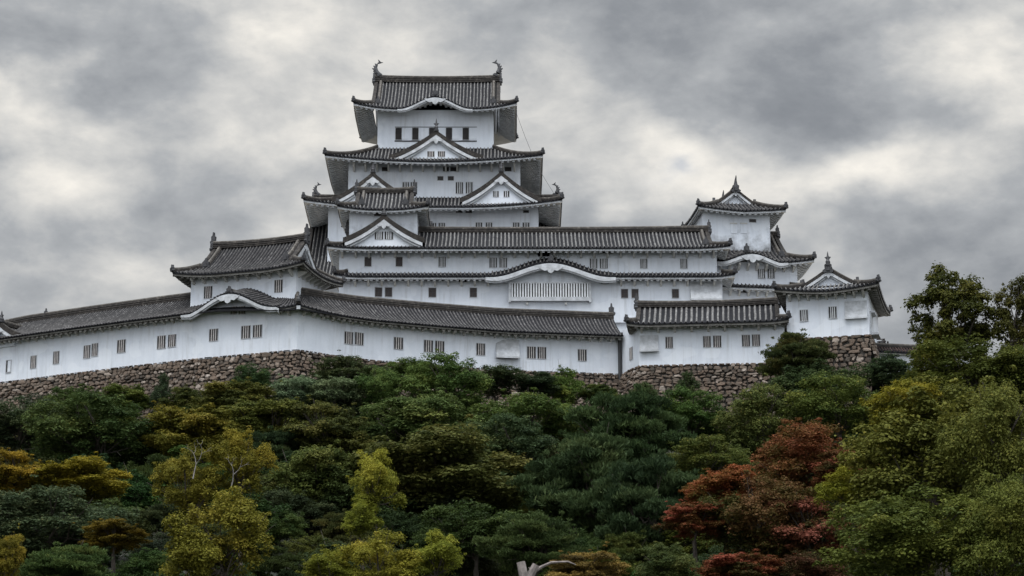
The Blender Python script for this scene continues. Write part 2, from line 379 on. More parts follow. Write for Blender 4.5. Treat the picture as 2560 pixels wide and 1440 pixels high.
def shachi(c, out, h=2.0):
    """dolphin-fish ridge ornament; out = unit plan vector pointing off the ridge end"""
    mb = MB(); k = h / 2.05
    P = [(-.42, .05), (-.12, .12), (.18, .38), (.33, .75), (.33, 1.1), (.2, 1.4), (.02, 1.62)]; rd = [.2, .30, .31, .26, .20, .145, .09]
    q = lambda a, z: (c[0] + out[0] * a * k, c[1] + out[1] * a * k, c[2] + z * k)
    mb.tube([q(a, z) for a, z in P], [r * k for r in rd], 8)
    sd = (-out[1], out[0]); mp = lambda s, o, z: (c[0] + (out[0] * s + sd[0] * o) * k, c[1] + (out[1] * s + sd[1] * o) * k, c[2] + z * k)
    mb.prism([(.10, 1.5), (-.02, 1.72), (.06, 2.05), (-.16, 1.86), (-.26, 1.74), (-.55, 1.66), (-.28, 1.58), (-.06, 1.5)], mp, -.05, .05)
    for a, z, b, w in ((.42, .45, .62, .62), (.55, .75, .74, .98), (.5, 1.05, .62, 1.3), (.36, 1.32, .44, 1.56)):
        mb.prism([(a - .12, z - .1), (b, w - .1), (b - .03, w), (a - .12, z + .14)], mp, -.04, .04)
    for sg in (-1, 1):
        mb.prism([(-.1, .2), (.12, .16), (.1, -.12), (-.2, -.05)], mp, sg * .22, sg * .34)
    return mb
def gable(B, mp, w, zc, z0, win=None, ornament=True, fin=None, band=.36, thick=.44, over=.45, wall='plaster', backwall=True, verge=True):
    """gable face: mp(s,o,z), o outward; zc(t)=edge height at |s|=t*w"""
    N = 12; ts = [i / N for i in range(-N, N + 1)]
    g = MB(); pts = [(t * w, zc(abs(t)) - .12) for t in ts]
    g.prism([p for p in pts if p[1] > z0 - 2] + [(w, z0 - .4), (-w, z0 - .4)], mp, -.25, 0)
    go = B.part('gable', g, [wall])
    bb = MB()
    for sg in (-1, 1):
        q = [(sg * i / N * w * 1.0, zc(i / N)) for i in range(N + 1)]
        up = [(a, b - .10) for a, b in q]; lo = [(a, b - .10 - band * (1 + .25 * (1 - i / N))) for i, (a, b) in enumerate(q)]
        bb.prism(up + lo[::-1], mp, over - .16, over - .02)
        lo2 = [(a * .93, b - .16) for a, b in lo]; up2 = [(a * .95, b - .02) for a, b in lo]
        bb.prism(up2 + lo2[::-1], mp, over - .32, over - .18)
    B.part('bargeboard', bb, ['trim'], go)
    if verge:
        vv = MB()
        for sg in (-1, 1):
            q = [(sg * i / N * w * 1.05, zc(i / N) if i < N else zc(1) + .02) for i in range(N + 1)]
            vv.prism([(a, b + thick) for a, b in q] + [(a, b - .12) for a, b in q][::-1], mp, over - .42, over)
        B.part('verge_tiles', vv, ['ridge'], go)
    if ornament:
        a = zc(0) - band * 1.25 - .05; o = MB(); k = min(1.0, w / 4.5)
        o.prism([(0, a - .78 * k), (-.2 * k, a - .6 * k), (-.26 * k, a - .4 * k), (-.62 * k, a - .5 * k), (-.8 * k, a - .28 * k), (-.45 * k, a - .05), (0, a + .15),
                 (.45 * k, a - .05), (.8 * k, a - .28 * k), (.62 * k, a - .5 * k), (.26 * k, a - .4 * k), (.2 * k, a - .6 * k)], mp, over - .2, over + .04)
        B.part('gable_pendant', o, ['trim'], go)
    if fin:
        p = mp(0, over - .25, zc(0) + thick - .1); B.part('ridge_finial', spike(p, fin), ['orn'], go)
    return go
def kbump(uc, w, h): return lambda u: h * bumpf((u - uc) / w)
def mkz(z0, ds, cs, L, rise, lift, k=2.4, bump=None, D=None, slope_bump=.10):
    D = D or ds
    def zf(u, d):
        c = max(0, min(u, L - u)) / cs
        z = z0 + rise * prof(d / D) + lift * max(0, 1 - c / k) ** 2 * max(0, 1 - d / ds)
        if bump is not None:
            b = bump(u)
            if b > 0: z = max(z, z0 + b + slope_bump * d)
        return z
    return zf
def ridge_bar(B, parent, pts, w=.5, h=.55, cap=True, name='ridge'):
    mb = MB(); mb.bar(pts, w, h, 0)
    mb.bar([(p[0], p[1], p[2] + h * .33) for p in pts], w * 1.12, .07, 0); mb.bar([(p[0], p[1], p[2] + h * .66) for p in pts], w * 1.08, .07, 0)
    if cap: mb.bar([(p[0], p[1], p[2] + h) for p in pts], w * .62, .13, 1)
    return B.part(name, mb, ['ridge', 'cap'], parent)
def karahafu(B, parent, mp, uc, w, zf, h=.46, pend=True, wall_d=None, zlow=None, filler=True):
    """white undulating bargeboard along the eave, its pendant, and the wall that fills the arch"""
    N = 40; mb = MB(); us = [uc - w * 1.04 + 2.08 * w * i / N for i in range(N + 1)]
    def run(d0, d1, t, b, e=0):
        vs = []
        for u in us:
            z = zf(u, 0); q = 1 - abs(u - uc) / (w * 1.04)
            zt, zb = z - t, z - t - b * (.7 + .3 * min(1, q * 5)) - e
            for d in (d0, d1):
                x, y = mp(u, d); vs += [(x, y, zt), (x, y, zb)]
        fs = []
        for i in range(N):
            a = 4 * i
            fs += [(a, a + 4, a + 5, a + 1), (a + 2, a + 3, a + 7, a + 6), (a + 1, a + 5, a + 7, a + 3), (a, a + 2, a + 6, a + 4)]
        fs += [(0, 1, 3, 2), (4 * N, 4 * N + 2, 4 * N + 3, 4 * N + 1)]
        mb.add(vs, fs)
    run(-.03, .10, .14, h); run(.10, .3, .3, h)
    kb = B.part('undulating_bargeboard', mb, ['trim'], parent)
    if pend:
        o = MB(); x, y = mp(uc, -.02); x2, y2 = mp(uc + .1, -.02); dx, dy = (x2 - x) * 10, (y2 - y) * 10; a = zf(uc, 0) - .14 - h
        mq = lambda s, t, z: (x + dx * s - dy * -t, y + dy * s - dx * t, z)
        o.prism([(0, a - .62), (-.25, a - .5), (-.35, a - .28), (-.7, a - .36), (-1.15, a - .1), (-1.3, a + .1), (1.3, a + .1), (1.15, a - .1), (.7, a - .36), (.35, a - .28), (.25, a - .5)], mq, -.12, .06)
        B.part('gable_pendant', o, ['trim'], parent)
    if filler:
        f = MB(); vs = []
        for u in us:
            x, y = mp(u, wall_d - .004); vs += [(x, y, zlow), (x, y, max(zf(u, wall_d) - .3, zlow + .01))]
        f.add(vs, [(2 * i, 2 * i + 2, 2 * i + 3, 2 * i + 1) for i in range(N)])
        B.part('arch_wall', f, ['plaster'], parent)
def skirt(B, x0, x1, y0, y1, z0, rise, dx, dy, over, lift=.6, bump=None, name='roof', which=('front', 'right', 'back', 'left'), cover='cover', k=2.4, hips=True, raf=.62, slope_bump=.10):
    """lean-to roof round a storey; eave rectangle, dx/dy = plan depth at the sides / front"""
    S = sides(x0, x1, y0, y1); mb = MB(); em = MB(); Z = {}
    for s in which:
        mp, L = S[s]; ds, cs = (dy, dx) if s in ('front', 'back') else (dx, dy)
        zf = mkz(z0, ds, cs, L, rise, lift, k, bump if s == 'front' else None, None, slope_bump); Z[s] = zf
        dm = lambda u, L=L, ds=ds, cs=cs: ds * max(0, min(1, u / cs, (L - u) / cs))
        slope(mb, mp, 0, L, zf, dm, ribs=s != 'back'); eave(em, mp, 0, L, zf, dm, over * (ds / dy), raf=raf, rafters=s != 'back')
    ro = B.part(name, mb, ['pan', cover]); B.part('eave', em, ['trim', 'soffit'], ro)
    if hips:
        for cx, cy, sx, sy in ((x0, y0, 1, 1), (x1, y0, -1, 1), (x0, y1, 1, -1), (x1, y1, -1, -1)):
            pts = []
            for i in range(9):
                t = i / 8; pts.append((cx + sx * dx * t, cy + sy * dy * t, z0 + rise * prof(t) + lift * max(0, 1 - t / k) ** 2 * (1 - t) + .02))
            ridge_bar(B, ro, pts, .42, .34, True, 'hip_ridge')
            p = pts[0]; a = atan2(-sy * dy, -sx * dx)
            mpo = lambda s, o, z, p=p, a=a: (p[0] + cos(a) * o - sin(a) * s, p[1] + sin(a) * o + cos(a) * s, p[2] + .05 + z)
            B.part('corner_tile', ornament_tile(mpo, .5, .75), ['orn'], ro)
    return ro, Z
def irimoya(B, x0, x1, y0, y1, z0, rise, g, over, axis='x', lift=.5, bump=None, cover='cover', ends='shachi', eh=2.0, ridge_h=.6, gables=(True, True), ornaments=True, raf=.62, name='roof', gwall='plaster', band=.42, kud=True, rib=.42, emat='trim', slope_bump=.10):
    S = sides(x0, x1, y0, y1); mb = MB(); em = MB(); Z = {}
    main = ('front', 'back') if axis == 'x' else ('left', 'right')
    D = (y1 - y0) / 2 if axis == 'x' else (x1 - x0) / 2
    for s in ('front', 'right', 'back', 'left'):
        mp, L = S[s]; zf = mkz(z0, g * 1.3, g * 1.3, L, rise, lift, 2.0, bump if s == 'front' else None, D, slope_bump); Z[s] = zf
        rb = s != 'back'
        if s in main:
            h1 = lambda u: max(0, u); h2 = lambda u, L=L: max(0, L - u); hm = lambda u: D
            slope(mb, mp, 0, g, zf, h1, rib, ribs=rb, nd=4); slope(mb, mp, g, L - g, zf, hm, rib, ribs=rb, nd=9); slope(mb, mp, L - g, L, zf, h2, rib, ribs=rb, nd=4)
            dm = lambda u, L=L: max(0, min(u, L - u, D))
        else:
            dm = lambda u, L=L: max(0, min(g, u, L - u)); slope(mb, mp, 0, L, zf, dm, rib, ribs=rb, nd=4)
        eave(em, mp, 0, L, zf, dm, over, raf=raf, rafters=rb)
    ro = B.part(name, mb, ['pan', cover]); B.part('eave', em, [emat, 'soffit' if emat == 'trim' else 'shaded_soffit'], ro)
    zr = z0 + rise
    if axis == 'x':
        ym = (y0 + y1) / 2; a, b = x0 + g - .05, x1 - g + .05
        rp = [(a + (b - a) * i / 10, ym, zr - .1 + .18 * (2 * i / 10 - 1) ** 2) for i in range(11)]
    else:
        xm = (x0 + x1) / 2; a, b = y0 + g - .05, y1 - g + .05
        rp = [(xm, a + (b - a) * i / 10, zr - .1 + .12 * (2 * i / 10 - 1) ** 2) for i in range(11)]
    ridge_bar(B, ro, rp, .62, ridge_h, True)
    for p, q, sg in ((rp[0], rp[1], 0), (rp[-1], rp[-2], 1)):
        out = (p[0] - q[0], p[1] - q[1]); l = sqrt(out[0] ** 2 + out[1] ** 2); out = (out[0] / l, out[1] / l)
        if ends == 'shachi': B.part('ridge_fish', shachi((p[0] - out[0] * .45, p[1] - out[1] * .45, p[2] + ridge_h), out, eh), ['orn'], ro)
        elif ends == 'spike': B.part('ridge_finial', spike((p[0], p[1], p[2] + ridge_h * .6), eh), ['orn'], ro)
        elif ends == 'horn': B.part('ridge_finial', horn((p[0], p[1], p[2] + ridge_h * .5), eh), ['orn'], ro)
        elif ends == 'small':
            mpo = lambda s, o, z, p=p, out=out: (p[0] + out[0] * s, p[1] + out[1] * s + o, p[2] + ridge_h * .8 + z)
            B.part('ridge_finial', ornament_tile(mpo, eh * .5, eh), ['orn'], ro)
        mpo = lambda s, o, z, p=p, out=out: (p[0] + out[0] * (o + .05) - out[1] * s, p[1] + out[1] * (o + .05) + out[0] * s, p[2] - .35 + z)
        B.part('ridge_end_tile', ornament_tile(mpo, .9, ridge_h + .75), ['orn'], ro)
    # hips, verge ridges and gable faces
    for cx, cy, sx, sy in ((x0, y0, 1, 1), (x1, y0, -1, 1), (x0, y1, 1, -1), (x1, y1, -1, -1)):
        pts = []
        for i in range(9):
            d = g * i / 8; pts.append((cx + sx * d, cy + sy * d, Z['front'](d, d) if bump is None else z0 + rise * prof(d / D) + lift * max(0, 1 - d / (g * 1.3) / 2.0) ** 2 * max(0, 1 - d / (g * 1.3)) + .02))
        ridge_bar(B, ro, pts, .42, .32, True, 'hip_ridge')
        p = pts[0]; an = atan2(-sy, -sx)
        mpo = lambda s, o, z, p=p, an=an: (p[0] + cos(an) * o - sin(an) * s, p[1] + sin(an) * o + cos(an) * s, p[2] + .05 + z)
        B.part('corner_tile', ornament_tile(mpo, .5, .7), ['orn'], ro)
        if not kud: continue
        pts = []
        for i in range(9):
            d = g * .92 + (D - g * .92) * i / 8; z = z0 + rise * prof(d / D)
            pts.append((cx + sx * (g + .75), cy + sy * d, z) if axis == 'x' else (cx + sx * d, cy + sy * (g + .75), z))
        ridge_bar(B, ro, pts, .42, .36, True, 'verge_ridge')
        p = pts[0]; out = (0, -sy) if axis == 'x' else (-sx, 0)
        mpo = lambda s, o, z, p=p, out=out: (p[0] + out[0] * o - out[1] * s, p[1] + out[1] * o + out[0] * s, p[2] + z)
        B.part('verge_end_tile', ornament_tile(mpo, .8, 1.0), ['orn'], ro)
    w = D - g * .9
    zc = lambda t: z0 + rise * prof((D - t * w) / D)
    zb = z0 + rise * prof(g / D)
    xm, ym = (x0 + x1) / 2, (y0 + y1) / 2
    fm = {'x': (lambda s, o, z: (x0 + g + .4 - o, ym + s, z), lambda s, o, z: (x1 - g - .4 + o, ym + s, z)),
          'y': (lambda s, o, z: (xm + s, y0 + g + .4 - o, z), lambda s, o, z: (xm + s, y1 - g - .4 + o, z))}[axis]
    for ok, m in zip(gables, fm):
        if ok: gable(B, m, w, zc, zb, ornament=ornaments, wall=gwall, thick=.22, band=band)
    return ro, Z
def dormer(B, xc, w, yf, z0, H, back, fin=1.2, win=None, cover='cover', ornament=True, band=.36, al=.62):
    """triangular dormer gable facing -y; yf = plane of its bargeboards"""
    zc = lambda t: z0 + H * (al * (1 - t) + (1 - al) * (1 - t) ** 2)
    mp = lambda s, o, z: (xc + s, yf + .45 - o, z)
    mb = MB(); N = 10
    for sg in (-1, 1):
        vs = []
        for i in range(N + 1):
            t = 1.06 * i / N
            for y in (yf + .02, yf + back): vs.append((xc + sg * t * w, y, zc(min(t, 1)) + .06))
        mb.add(vs, [(2 * i, 2 * i + 1, 2 * i + 3, 2 * i + 2) for i in range(N)], 0)
        mb.add([(v[0], v[1] + .05, v[2] - .2) for v in vs], [(2 * i, 2 * i + 1, 2 * i + 3, 2 * i + 2) for i in range(N)], 0)
        y = yf + .35
        while y < yf + back:
            mb.bar([(xc + sg * 1.05 * w * i / N, y, zc(min(1.05 * i / N, 1)) + .05) for i in range(N + 1)], .22, .1, 1); y += .42
    go = gable(B, mp, w, zc, z0, ornament=ornament, fin=fin, band=band)
    ro = B.part('dormer_roof', mb, ['pan', cover])
    ridge_bar(B, ro, [(xc, yf + .1, zc(0) + .1), (xc, yf + back, zc(0) + .1)], .5, .4)
    return go
# ------------------------------------------------------------------ windows, brackets
def window(B, x, z, w, h, y=0.0, kind='lattice', nb=4, ang=0.0, bar='bar', deep=.09):
    """local x,z = centre; kind lattice / dark / shutter / slit"""
    f = MB(); t = .05
    f.box(-w / 2, w / 2, -.012, .03, -h / 2, h / 2, 1)
    f.box(-w / 2 - t, -w / 2, -deep, .03, -h / 2 - t, h / 2 + t, 0); f.box(w / 2, w / 2 + t, -deep, .03, -h / 2 - t, h / 2 + t, 0)
    f.box(-w / 2, w / 2, -deep, .03, h / 2, h / 2 + t, 0); f.box(-w / 2, w / 2, -deep, .03, -h / 2 - t, -h / 2, 0)
    o = B.part('window', f, ['trim', {'lattice': 'dark', 'dark': 'dark', 'shutter': 'shutter'}[kind]])
    o.location = (x, y, z); o.rotation_euler = (0, 0, ang)
    if kind == 'lattice':
        l = MB(); p = w / (nb + .6)
        for i in range(nb - 1 if nb > 2 else nb):
            c = -w / 2 + w * (i + 1) / nb
            l.box(c - p * .24, c + p * .24, -.07, -.015, -h / 2, h / 2)
        B.part('lattice', l, [bar], o)
    elif kind == 'shutter':
        l = MB()
        for i in range(3): l.box(-w / 2, w / 2, -.03, -.015, -h / 2 + h * (i + .75) / 3.5, -h / 2 + h * (i + .75) / 3.5 + .04)
        l.box(-.03, .03, -.034, -.016, -h / 2, h / 2)
        B.part('shutter_rail', l, ['pipe'], o)
    return o
def pxwin(B, px0, py0, px1, py1, y=0.0, **kw):
    a = B.hit(px0, py0, y); b = B.hit(px1, py1, y)
    return window(B, (a[0] + b[0]) / 2, (a[1] + b[1]) / 2, b[0] - a[0], a[1] - b[1], y, **kw)
def bracket_mesh(over, drop, w=.21):
    mb = MB(); mp = lambda s, o, z: (o, s, z)
    mb.prism([(0, -.42), (0, -drop), (-over * .25, -drop + .1), (-over * .82, -.62), (-over * .82, -.42)], mp, -w / 2, w / 2)
    return mb.mesh('bracket', [M['board']])
def brackets(B, parent, spots, over, drop):
    me = bracket_mesh(over, drop)
    for (x, y, z, a) in spots:
        o = link('bracket', me, parent); o.location = (x, y, z); o.rotation_euler = (0, 0, a - pi / 2)
def drop_box(B, x0, x1, zt, zb, y=0.0, out=.55, ang=0, loc=None):
    """white stone-drop hatch: a panel leaning out from the wall, dark slot below"""
    mb = MB(); mp = lambda s, o, z: (o, s, z)
    mb.prism([(0, zt), (-out, zb), (-out, zb - .12), (-out + .1, zb - .12), (.02, zb - .05)], mp, x0, x1, 0)
    mb.box(x0 + .1, x1 - .1, -out + .12, -.02, zb - .16, zb - .10, 1)
    mb.box(x0 - .05, x1 + .05, -out - .05, -out + .12, zb - .2, zb - .06, 0)
    o = B.part('drop_hatch', mb, ['trim', 'dark']); return o
# ================================================================== MAIN KEEP
def wallbox(B, x0, x1, y0, y1, z0, z1, mat='plaster', name='wall'):
    mb = MB(); mb.box(x0, x1, y0, y1, z0, z1); return B.part(name, mb, [mat])
ZG = 45.3                                        # level of the gallery floors (top of the lower stone wall)
xc0 = at(1089, 300, 252)[0]
K = Bld('main_keep', 'tallest white keep with stacked grey tiled roofs and two fish ornaments on its top ridge', 'castle keep', (xc0, 257, 0))
hx = lambda B, px, py, y: B.hit(px, py, y)[0]
hz = lambda B, px, py, y: B.hit(px, py, y)[1]
# plan half sizes
t6x, t6y = 6.95, 5.0
t4x, t4y = (hx(K, 1307, 440, -7.5) - hx(K, 877, 440, -7.5)) / 2, 7.5
t3x, t3y = (hx(K, 1356, 550, -9.5) - hx(K, 830, 550, -9.5)) / 2, 9.5
z6e = hz(K, 1089, 270, -7.3); z6r = hz(K, 1089, 206, 0)
z5e = hz(K, 1000, 403, -9.9); z5t = hz(K, 1000, 371, -5)
z4e = hz(K, 1150, 516, -11.9); z4t = hz(K, 1150, 494, -7.5)
wallbox(K, -t6x, t6x, -t6y, t6y, z5e, z6e + .5)
wallbox(K, -t4x, t4x, -t4y, t4y, z4e, z5e + .9)
wallbox(K, -t3x, t3x, -t3y, t3y, 62, z4e + .7)
wallbox(K, -13.2, 13.2, -10.6, 10.6, 52, 63)
e6 = (hx(K, 1293, 255, -7.3) - hx(K, 885, 255, -7.3)) / 2
kb6 = kbump(e6, 4.3, 1.45)
ro6, Z6 = irimoya(K, -e6, e6, -7.3, 7.3, z6e, z6r - z6e, 2.05, 2.3, 'x', lift=.75, bump=kb6, eh=2.15, ridge_h=.75, slope_bump=.12)
karahafu(K, ro6, lambda u, d: (-e6 + u, -7.3 + d), e6, 4.3, Z6['front'], h=.25, filler=False)
ridge_bar(K, ro6, [(0, -6.6, z6e + 1.75), (0, -3.2, z6e + 2.75)], .42, .34)
mpo = lambda s, o, z: (s, -6.75 - o, z6e + 1.62 + z)
K.part('ridge_end_tile', ornament_tile(mpo, .8, 1.05), ['orn'], ro6)
e5 = (hx(K, 1363, 388, -9.9) - hx(K, 818, 388, -9.9)) / 2
ro5, Z5 = skirt(K, -e5, e5, -9.9, 9.9, z5e, z5t - z5e, e5 - t6x, 4.9, 2.4, lift=.85)
e4 = (hx(K, 1417, 505, -11.9) - hx(K, 770, 505, -11.9)) / 2
ro4, Z4 = skirt(K, -e4, e4, -11.9, 11.9, z4e, z4t - z4e, e4 - t4x, 4.4, 2.4, lift=.9)
# great cross gable behind the third storey
ro2, Z2 = irimoya(K, -16.6, 16.6, -13.5, 13.5, 62, hz(K, 1089, 500, 0) - 62, 1.75, 2.2, 'x', lift=.6, eh=1.7, ridge_h=.5, kud=False)
# dormers
def dorm(B, ax, ay, bx0, bx1, by, y, back, fin, **k):
    a = B.hit(ax, ay, y); b0 = B.hit(bx0, by, y); b1 = B.hit(bx1, by, y)
    w = (b1[0] - b0[0]) / 2
    return dormer(B, (b0[0] + b1[0]) / 2, w, y, b0[1], a[1] - b0[1], back, fin=fin, **k), (b0[0] + b1[0]) / 2, b0[1], a[1] - b0[1]
g5 = dorm(K, 1089, 334, 978, 1202, 397, -8.6, 5, 1.6)
g4r = dorm(K, 1253, 436, 1156, 1350, 503, -10.4, 5, 1.5)
g4l = dorm(K, 931, 438, 834, 1028, 503, -10.4, 5, 1.3)
for dx in (-.62, .62):
    window(K, g5[1] + dx, g5[2] + .72, .8, .65, -8.6 + .45, 'lattice', 4, bar='oldbar', deep=.03)
    window(K, g4r[1] + dx, g4r[2] + 1.0, .62, .7, -10.4 + .45, 'lattice', 3, deep=.03)
# top storey: five sliding-shutter windows on one sill
for a in (989, 1031, 1073, 1115, 1157):
    pxwin(K, a, 320, a + 15, 350, -5.0, kind='dark')
a = K.hit(987, 319, -5); b = K.hit(1192, 352, -5); mb = MB()
mb.box(a[0], b[0], -5.07, -4.98, b[1] - .12, b[1] + .02); mb.box(a[0], b[0], -5.05, -4.98, a[1] + .03, a[1] + .10)
K.part('window_sill', mb, ['pipe'])
for px in (1004, 1046, 1088, 1130, 1172):
    a = K.hit(px + 1, 322, -5); b = K.hit(px + 18, 348, -5); mb = MB(); mb.box(a[0], b[0], -5.05, -4.98, b[1], a[1]); K.part('sliding_shutter', mb, ['plaster'])
for a in ((1007, 456, 1022, 484), (1027, 456, 1042, 484), (1140, 456, 1157, 484), (1165, 456, 1181, 484)): pxwin(K, *a, y=-7.5, nb=4)
for a in ((955, 418, 972, 428), (1108, 418, 1122, 428), (1126, 418, 1146, 428), (1262, 418, 1278, 428)): pxwin(K, *a, y=-7.5, kind='dark', deep=.02)
for a in ((1094, 441, 1108, 451), (1120, 441, 1134, 451)): pxwin(K, *a, y=-7.5, kind='shutter', deep=.03)
for a in ((1075, 558, 1090, 578), (1097, 558, 1112, 578), (1190, 557, 1205, 577), (1215, 557, 1230, 577), (1283, 557, 1298, 577), (1307, 557, 1323, 577), (866, 563, 876, 583)):
    pxwin(K, *a, y=-9.5, nb=4)
for a in ((1140, 526, 1156, 532), (1164, 526, 1180, 532), (1308, 526, 1322, 532)): pxwin(K, *a, y=-9.5, kind='dark', deep=.02)
brackets(K, ro5, [(-t4x + .7 + i * (2 * t4x - 1.4) / 14, -7.5, z5e + .62, pi / 2) for i in range(15)], 1.5, 1.25)
def wire(name, label, cat, pts, r):
    mb = MB(); mb.tube(pts, [r] * len(pts), 5); o = link(name, mb.mesh(name, [M['pipe']])); tag(o, label, cat)
p0 = at(1291, 283, 250); p1 = at(1384, 482, 246)
wire('lightning_cable', 'thin dark cable slanting down the right side of the keep from the top eave', 'cable',
     [tuple(p0[k] + (p1[k] - p0[k]) * t - (0.9 * sin(pi * t) if k == 2 else 0) for k in range(3)) for t in [i / 10 for i in range(11)]], .022)
# ================================================================== LONG TWO-STOREY HALL
Lx0, Lx1 = at(848, 650, 225)[0], at(1792, 650, 225)[0]
L = Bld('long_hall', 'long white two storey hall with arched gable over a wide lattice bay', 'castle hall', (Lx0, 225, 53.3))
LW = Lx1 - Lx0; ze = hz(L, 1300, 619, -1.6); zr = hz(L, 1300, 581, 4.6); zs = hz(L, 1100, 690, -1.25)
xs0, xs1 = hx(L, 835, 680, -1.25), hx(L, 1838, 680, -1.25)
wallbox(L, 0, LW, 0, 9.2, zs - .2, ze + .5)
wallbox(L, .02, hx(L, 1806, 720, 0), -.0, 9.3, -.8, zs + .35)
wallbox(L, -.6, LW + .6, .3, 10, -8, -.8, 'stained', 'base_wall')
xa, xb = hx(L, 818, 612, -1.6), hx(L, 1826, 612, -1.6)
roL, ZL = irimoya(L, xa, xb, -1.6, 10.8, ze, zr - ze, 1.7, 1.6, 'x', lift=.28, ends='small', eh=.9, ridge_h=.55, ornaments=False, kud=True, raf=.6)
ucx = hx(L, 1377, 680, -1.25) - xs0; wk = (hx(L, 1535, 690, -1.25) - hx(L, 1222, 690, -1.25)) / 2
hk = hz(L, 1377, 655, -1.25) - zs
roS, ZS = skirt(L, xs0, xs1, -1.25, 10.4, zs, .62, 1.25, 1.25, 1.25, lift=.28, bump=kbump(ucx, wk * .96, hk), k=2.2, name='lean_to_roof', raf=.6, slope_bump=.6)
karahafu(L, roS, lambda u, d: (xs0 + u, -1.25 + d), ucx, wk, ZS['front'], h=.46, wall_d=1.25, zlow=zs - .3)
mpo = lambda s, o, z: (xs0 + ucx + s, -1.1 - o, zs + hk + z)
L.part('ridge_end_tile', ornament_tile(mpo, .8, .9), ['orn'], roS)
# roof surface at the back of the arch, closing it against the upper wall
for a in ((1097, 643, 1114, 667), (1224, 645, 1242, 669), (1249, 645, 1267, 669), (1475, 647, 1493, 671), (1500, 647, 1519, 671), (1601, 648, 1618, 671), (1701, 648, 1718, 671)): pxwin(L, *a, nb=5)
for a in ((912, 643, 928, 666), (990, 643, 1006, 666)): pxwin(L, *a, kind='shutter')
for a in ((938, 719, 955, 742), (963, 719, 980, 742), (1072, 720, 1090, 743), (1175, 720, 1192, 743), (1553, 723, 1570, 745), (1579, 723, 1596, 745), (1680, 723, 1697, 745)): pxwin(L, *a, kind='shutter', deep=.07)
for a in ((911, 694, 929, 704), (1147, 694, 1166, 705), (1345, 628, 1375, 640), (1345, 628, 1375, 640)): pxwin(L, *a, kind='dark', deep=.02)
for a in ((1148, 625, 1166, 631), (1500, 628, 1530, 633), (1503, 703, 1522, 709)): pxwin(L, *a, kind='dark', deep=.02)
# wide lattice bay
a = L.hit(1272, 708, -.45); b = L.hit(1478, 752, -.45); mb = MB()
x0_, x1_, zt_, zb_ = a[0], b[0], a[1], b[1]
mb.box(x0_, x1_, -.40, .0, zb_ + .45, zt_ + .05, 1)
mb.box(x0_ - .02, x1_ + .02, -.48, -.03, zb_, zb_ + .42, 0); mb.box(x0_ - .02, x1_ + .02, -.48, 0, zt_ - .02, zt_ + .16, 0)
mb.box(x0_ - .02, x0_ + .22, -.482, -.02, zb_ - .14, zt_ - .02, 0); mb.box(x1_ - .22, x1_ + .02, -.482, -.02, zb_ - .14, zt_ - .02, 0)
bay = L.part('lattice_bay', mb, ['trim', 'dark']); mb = MB()
for i in range(29):
    c = x0_ + .22 + (x1_ - x0_ - .44) * (i + .5) / 29; mb.box(c - .077, c + .077, -.47, -.38, zb_ + .42, zt_ - .02)
L.part('lattice', mb, ['bar'], bay)
for px in (1318, 1415):
    x = hx(L, px, 757, 0); mb = MB(); mb.box(x - .12, x + .12, -.3, .02, zb_ - .35, zb_ - .12); L.part('bay_bracket', mb, ['board'], bay)
n = 29
brackets(L, roL, [(.35 + (LW - .7) * i / (n - 1), 0, ze + .44, pi / 2) for i in range(n)], 1.3, 1.2)
bx = [x for x in [.35 + (LW - .7) * i / (n - 1) for i in range(n)] if abs(x - (xs0 + ucx)) > wk * .98]
brackets(L, roS, [(x, 0, zs + .36, pi / 2) for x in bx], 1.05, 1.2)
drop_box(L, hx(L, 1725, 715, 0), hx(L, 1803, 715, 0), hz(L, 1760, 706, 0), hz(L, 1760, 749, 0), out=.7)
# ================================================================== SMALL TURRET on the hall's left end
T = Bld('small_turret', 'small white turret rising from the left end of the long hall, before the keep', 'castle turret', (at(958, 560, 227)[0], 227, 60))
tx = (hx(T, 1043, 560, 0) - hx(T, 873, 560, 0)) / 2
zte = hz(T, 958, 523, -1.3); ztr = hz(T, 958, 482, 3.3)
wallbox(T, -tx, tx, 0, 6.6, 0, zte + .6, 'stained')
tex = (hx(T, 1072, 510, -1.3) - hx(T, 845, 510, -1.3)) / 2
roT, ZT = irimoya(T, -tex, tex, -1.3, 7.9, zte, ztr - zte, 1.75, 1.3, 'x', lift=.45, ends='small', eh=1.0, ridge_h=.5, raf=.6)
gT = dorm(T, 958, 545, 862, 1056, 604, -3.1, 7, 0.75)
for dx in (-.52, .52): window(T, gT[1] + dx, gT[2] + .78, .86, .85, -3.1 + .45, 'lattice', 4, deep=.03)
pxwin(T, 936, 531, 960, 540, 0, kind='shutter', deep=.03)
# ================================================================== REAR RIGHT TOWER
Q = Bld('rear_tower', 'white three tier tower with gable facing front behind the right end of the long hall', 'castle tower', (at(1841, 600, 231)[0], 231, 52), 8)
qx = (hx(Q, 1925, 570, 0) - hx(Q, 1757, 570, 0)) / 2; qc = (hx(Q, 1925, 570, 0) + hx(Q, 1757, 570, 0)) / 2
zq = hz(Q, 1850, 527, -1.25); zqr = hz(Q, 1843, 466, .3)
q2z = hz(Q, 1900, 655, -3.6); q2r = hz(Q, 1930, 592, 3)
wallbox(Q, qc - qx, qc + qx, 0, 8.9, q2z - .5, zq + .6, 'stained')
qe = (hx(Q, 1965, 515, -1.25) - hx(Q, 1746, 515, -1.25)) / 2; qec = (hx(Q, 1965, 515, -1.25) + hx(Q, 1746, 515, -1.25)) / 2
roQ, ZQ = irimoya(Q, qec - qe, qec + qe, -1.25, 10.2, zq, zqr - zq, 2.8, 1.25, 'y', lift=.45, ends='horn', eh=1.35, ridge_h=.45, raf=.6, cover='cover2', band=.26)
q2x = hx(Q, 1993, 680, -2.3); q2l = 2 * qc - q2x
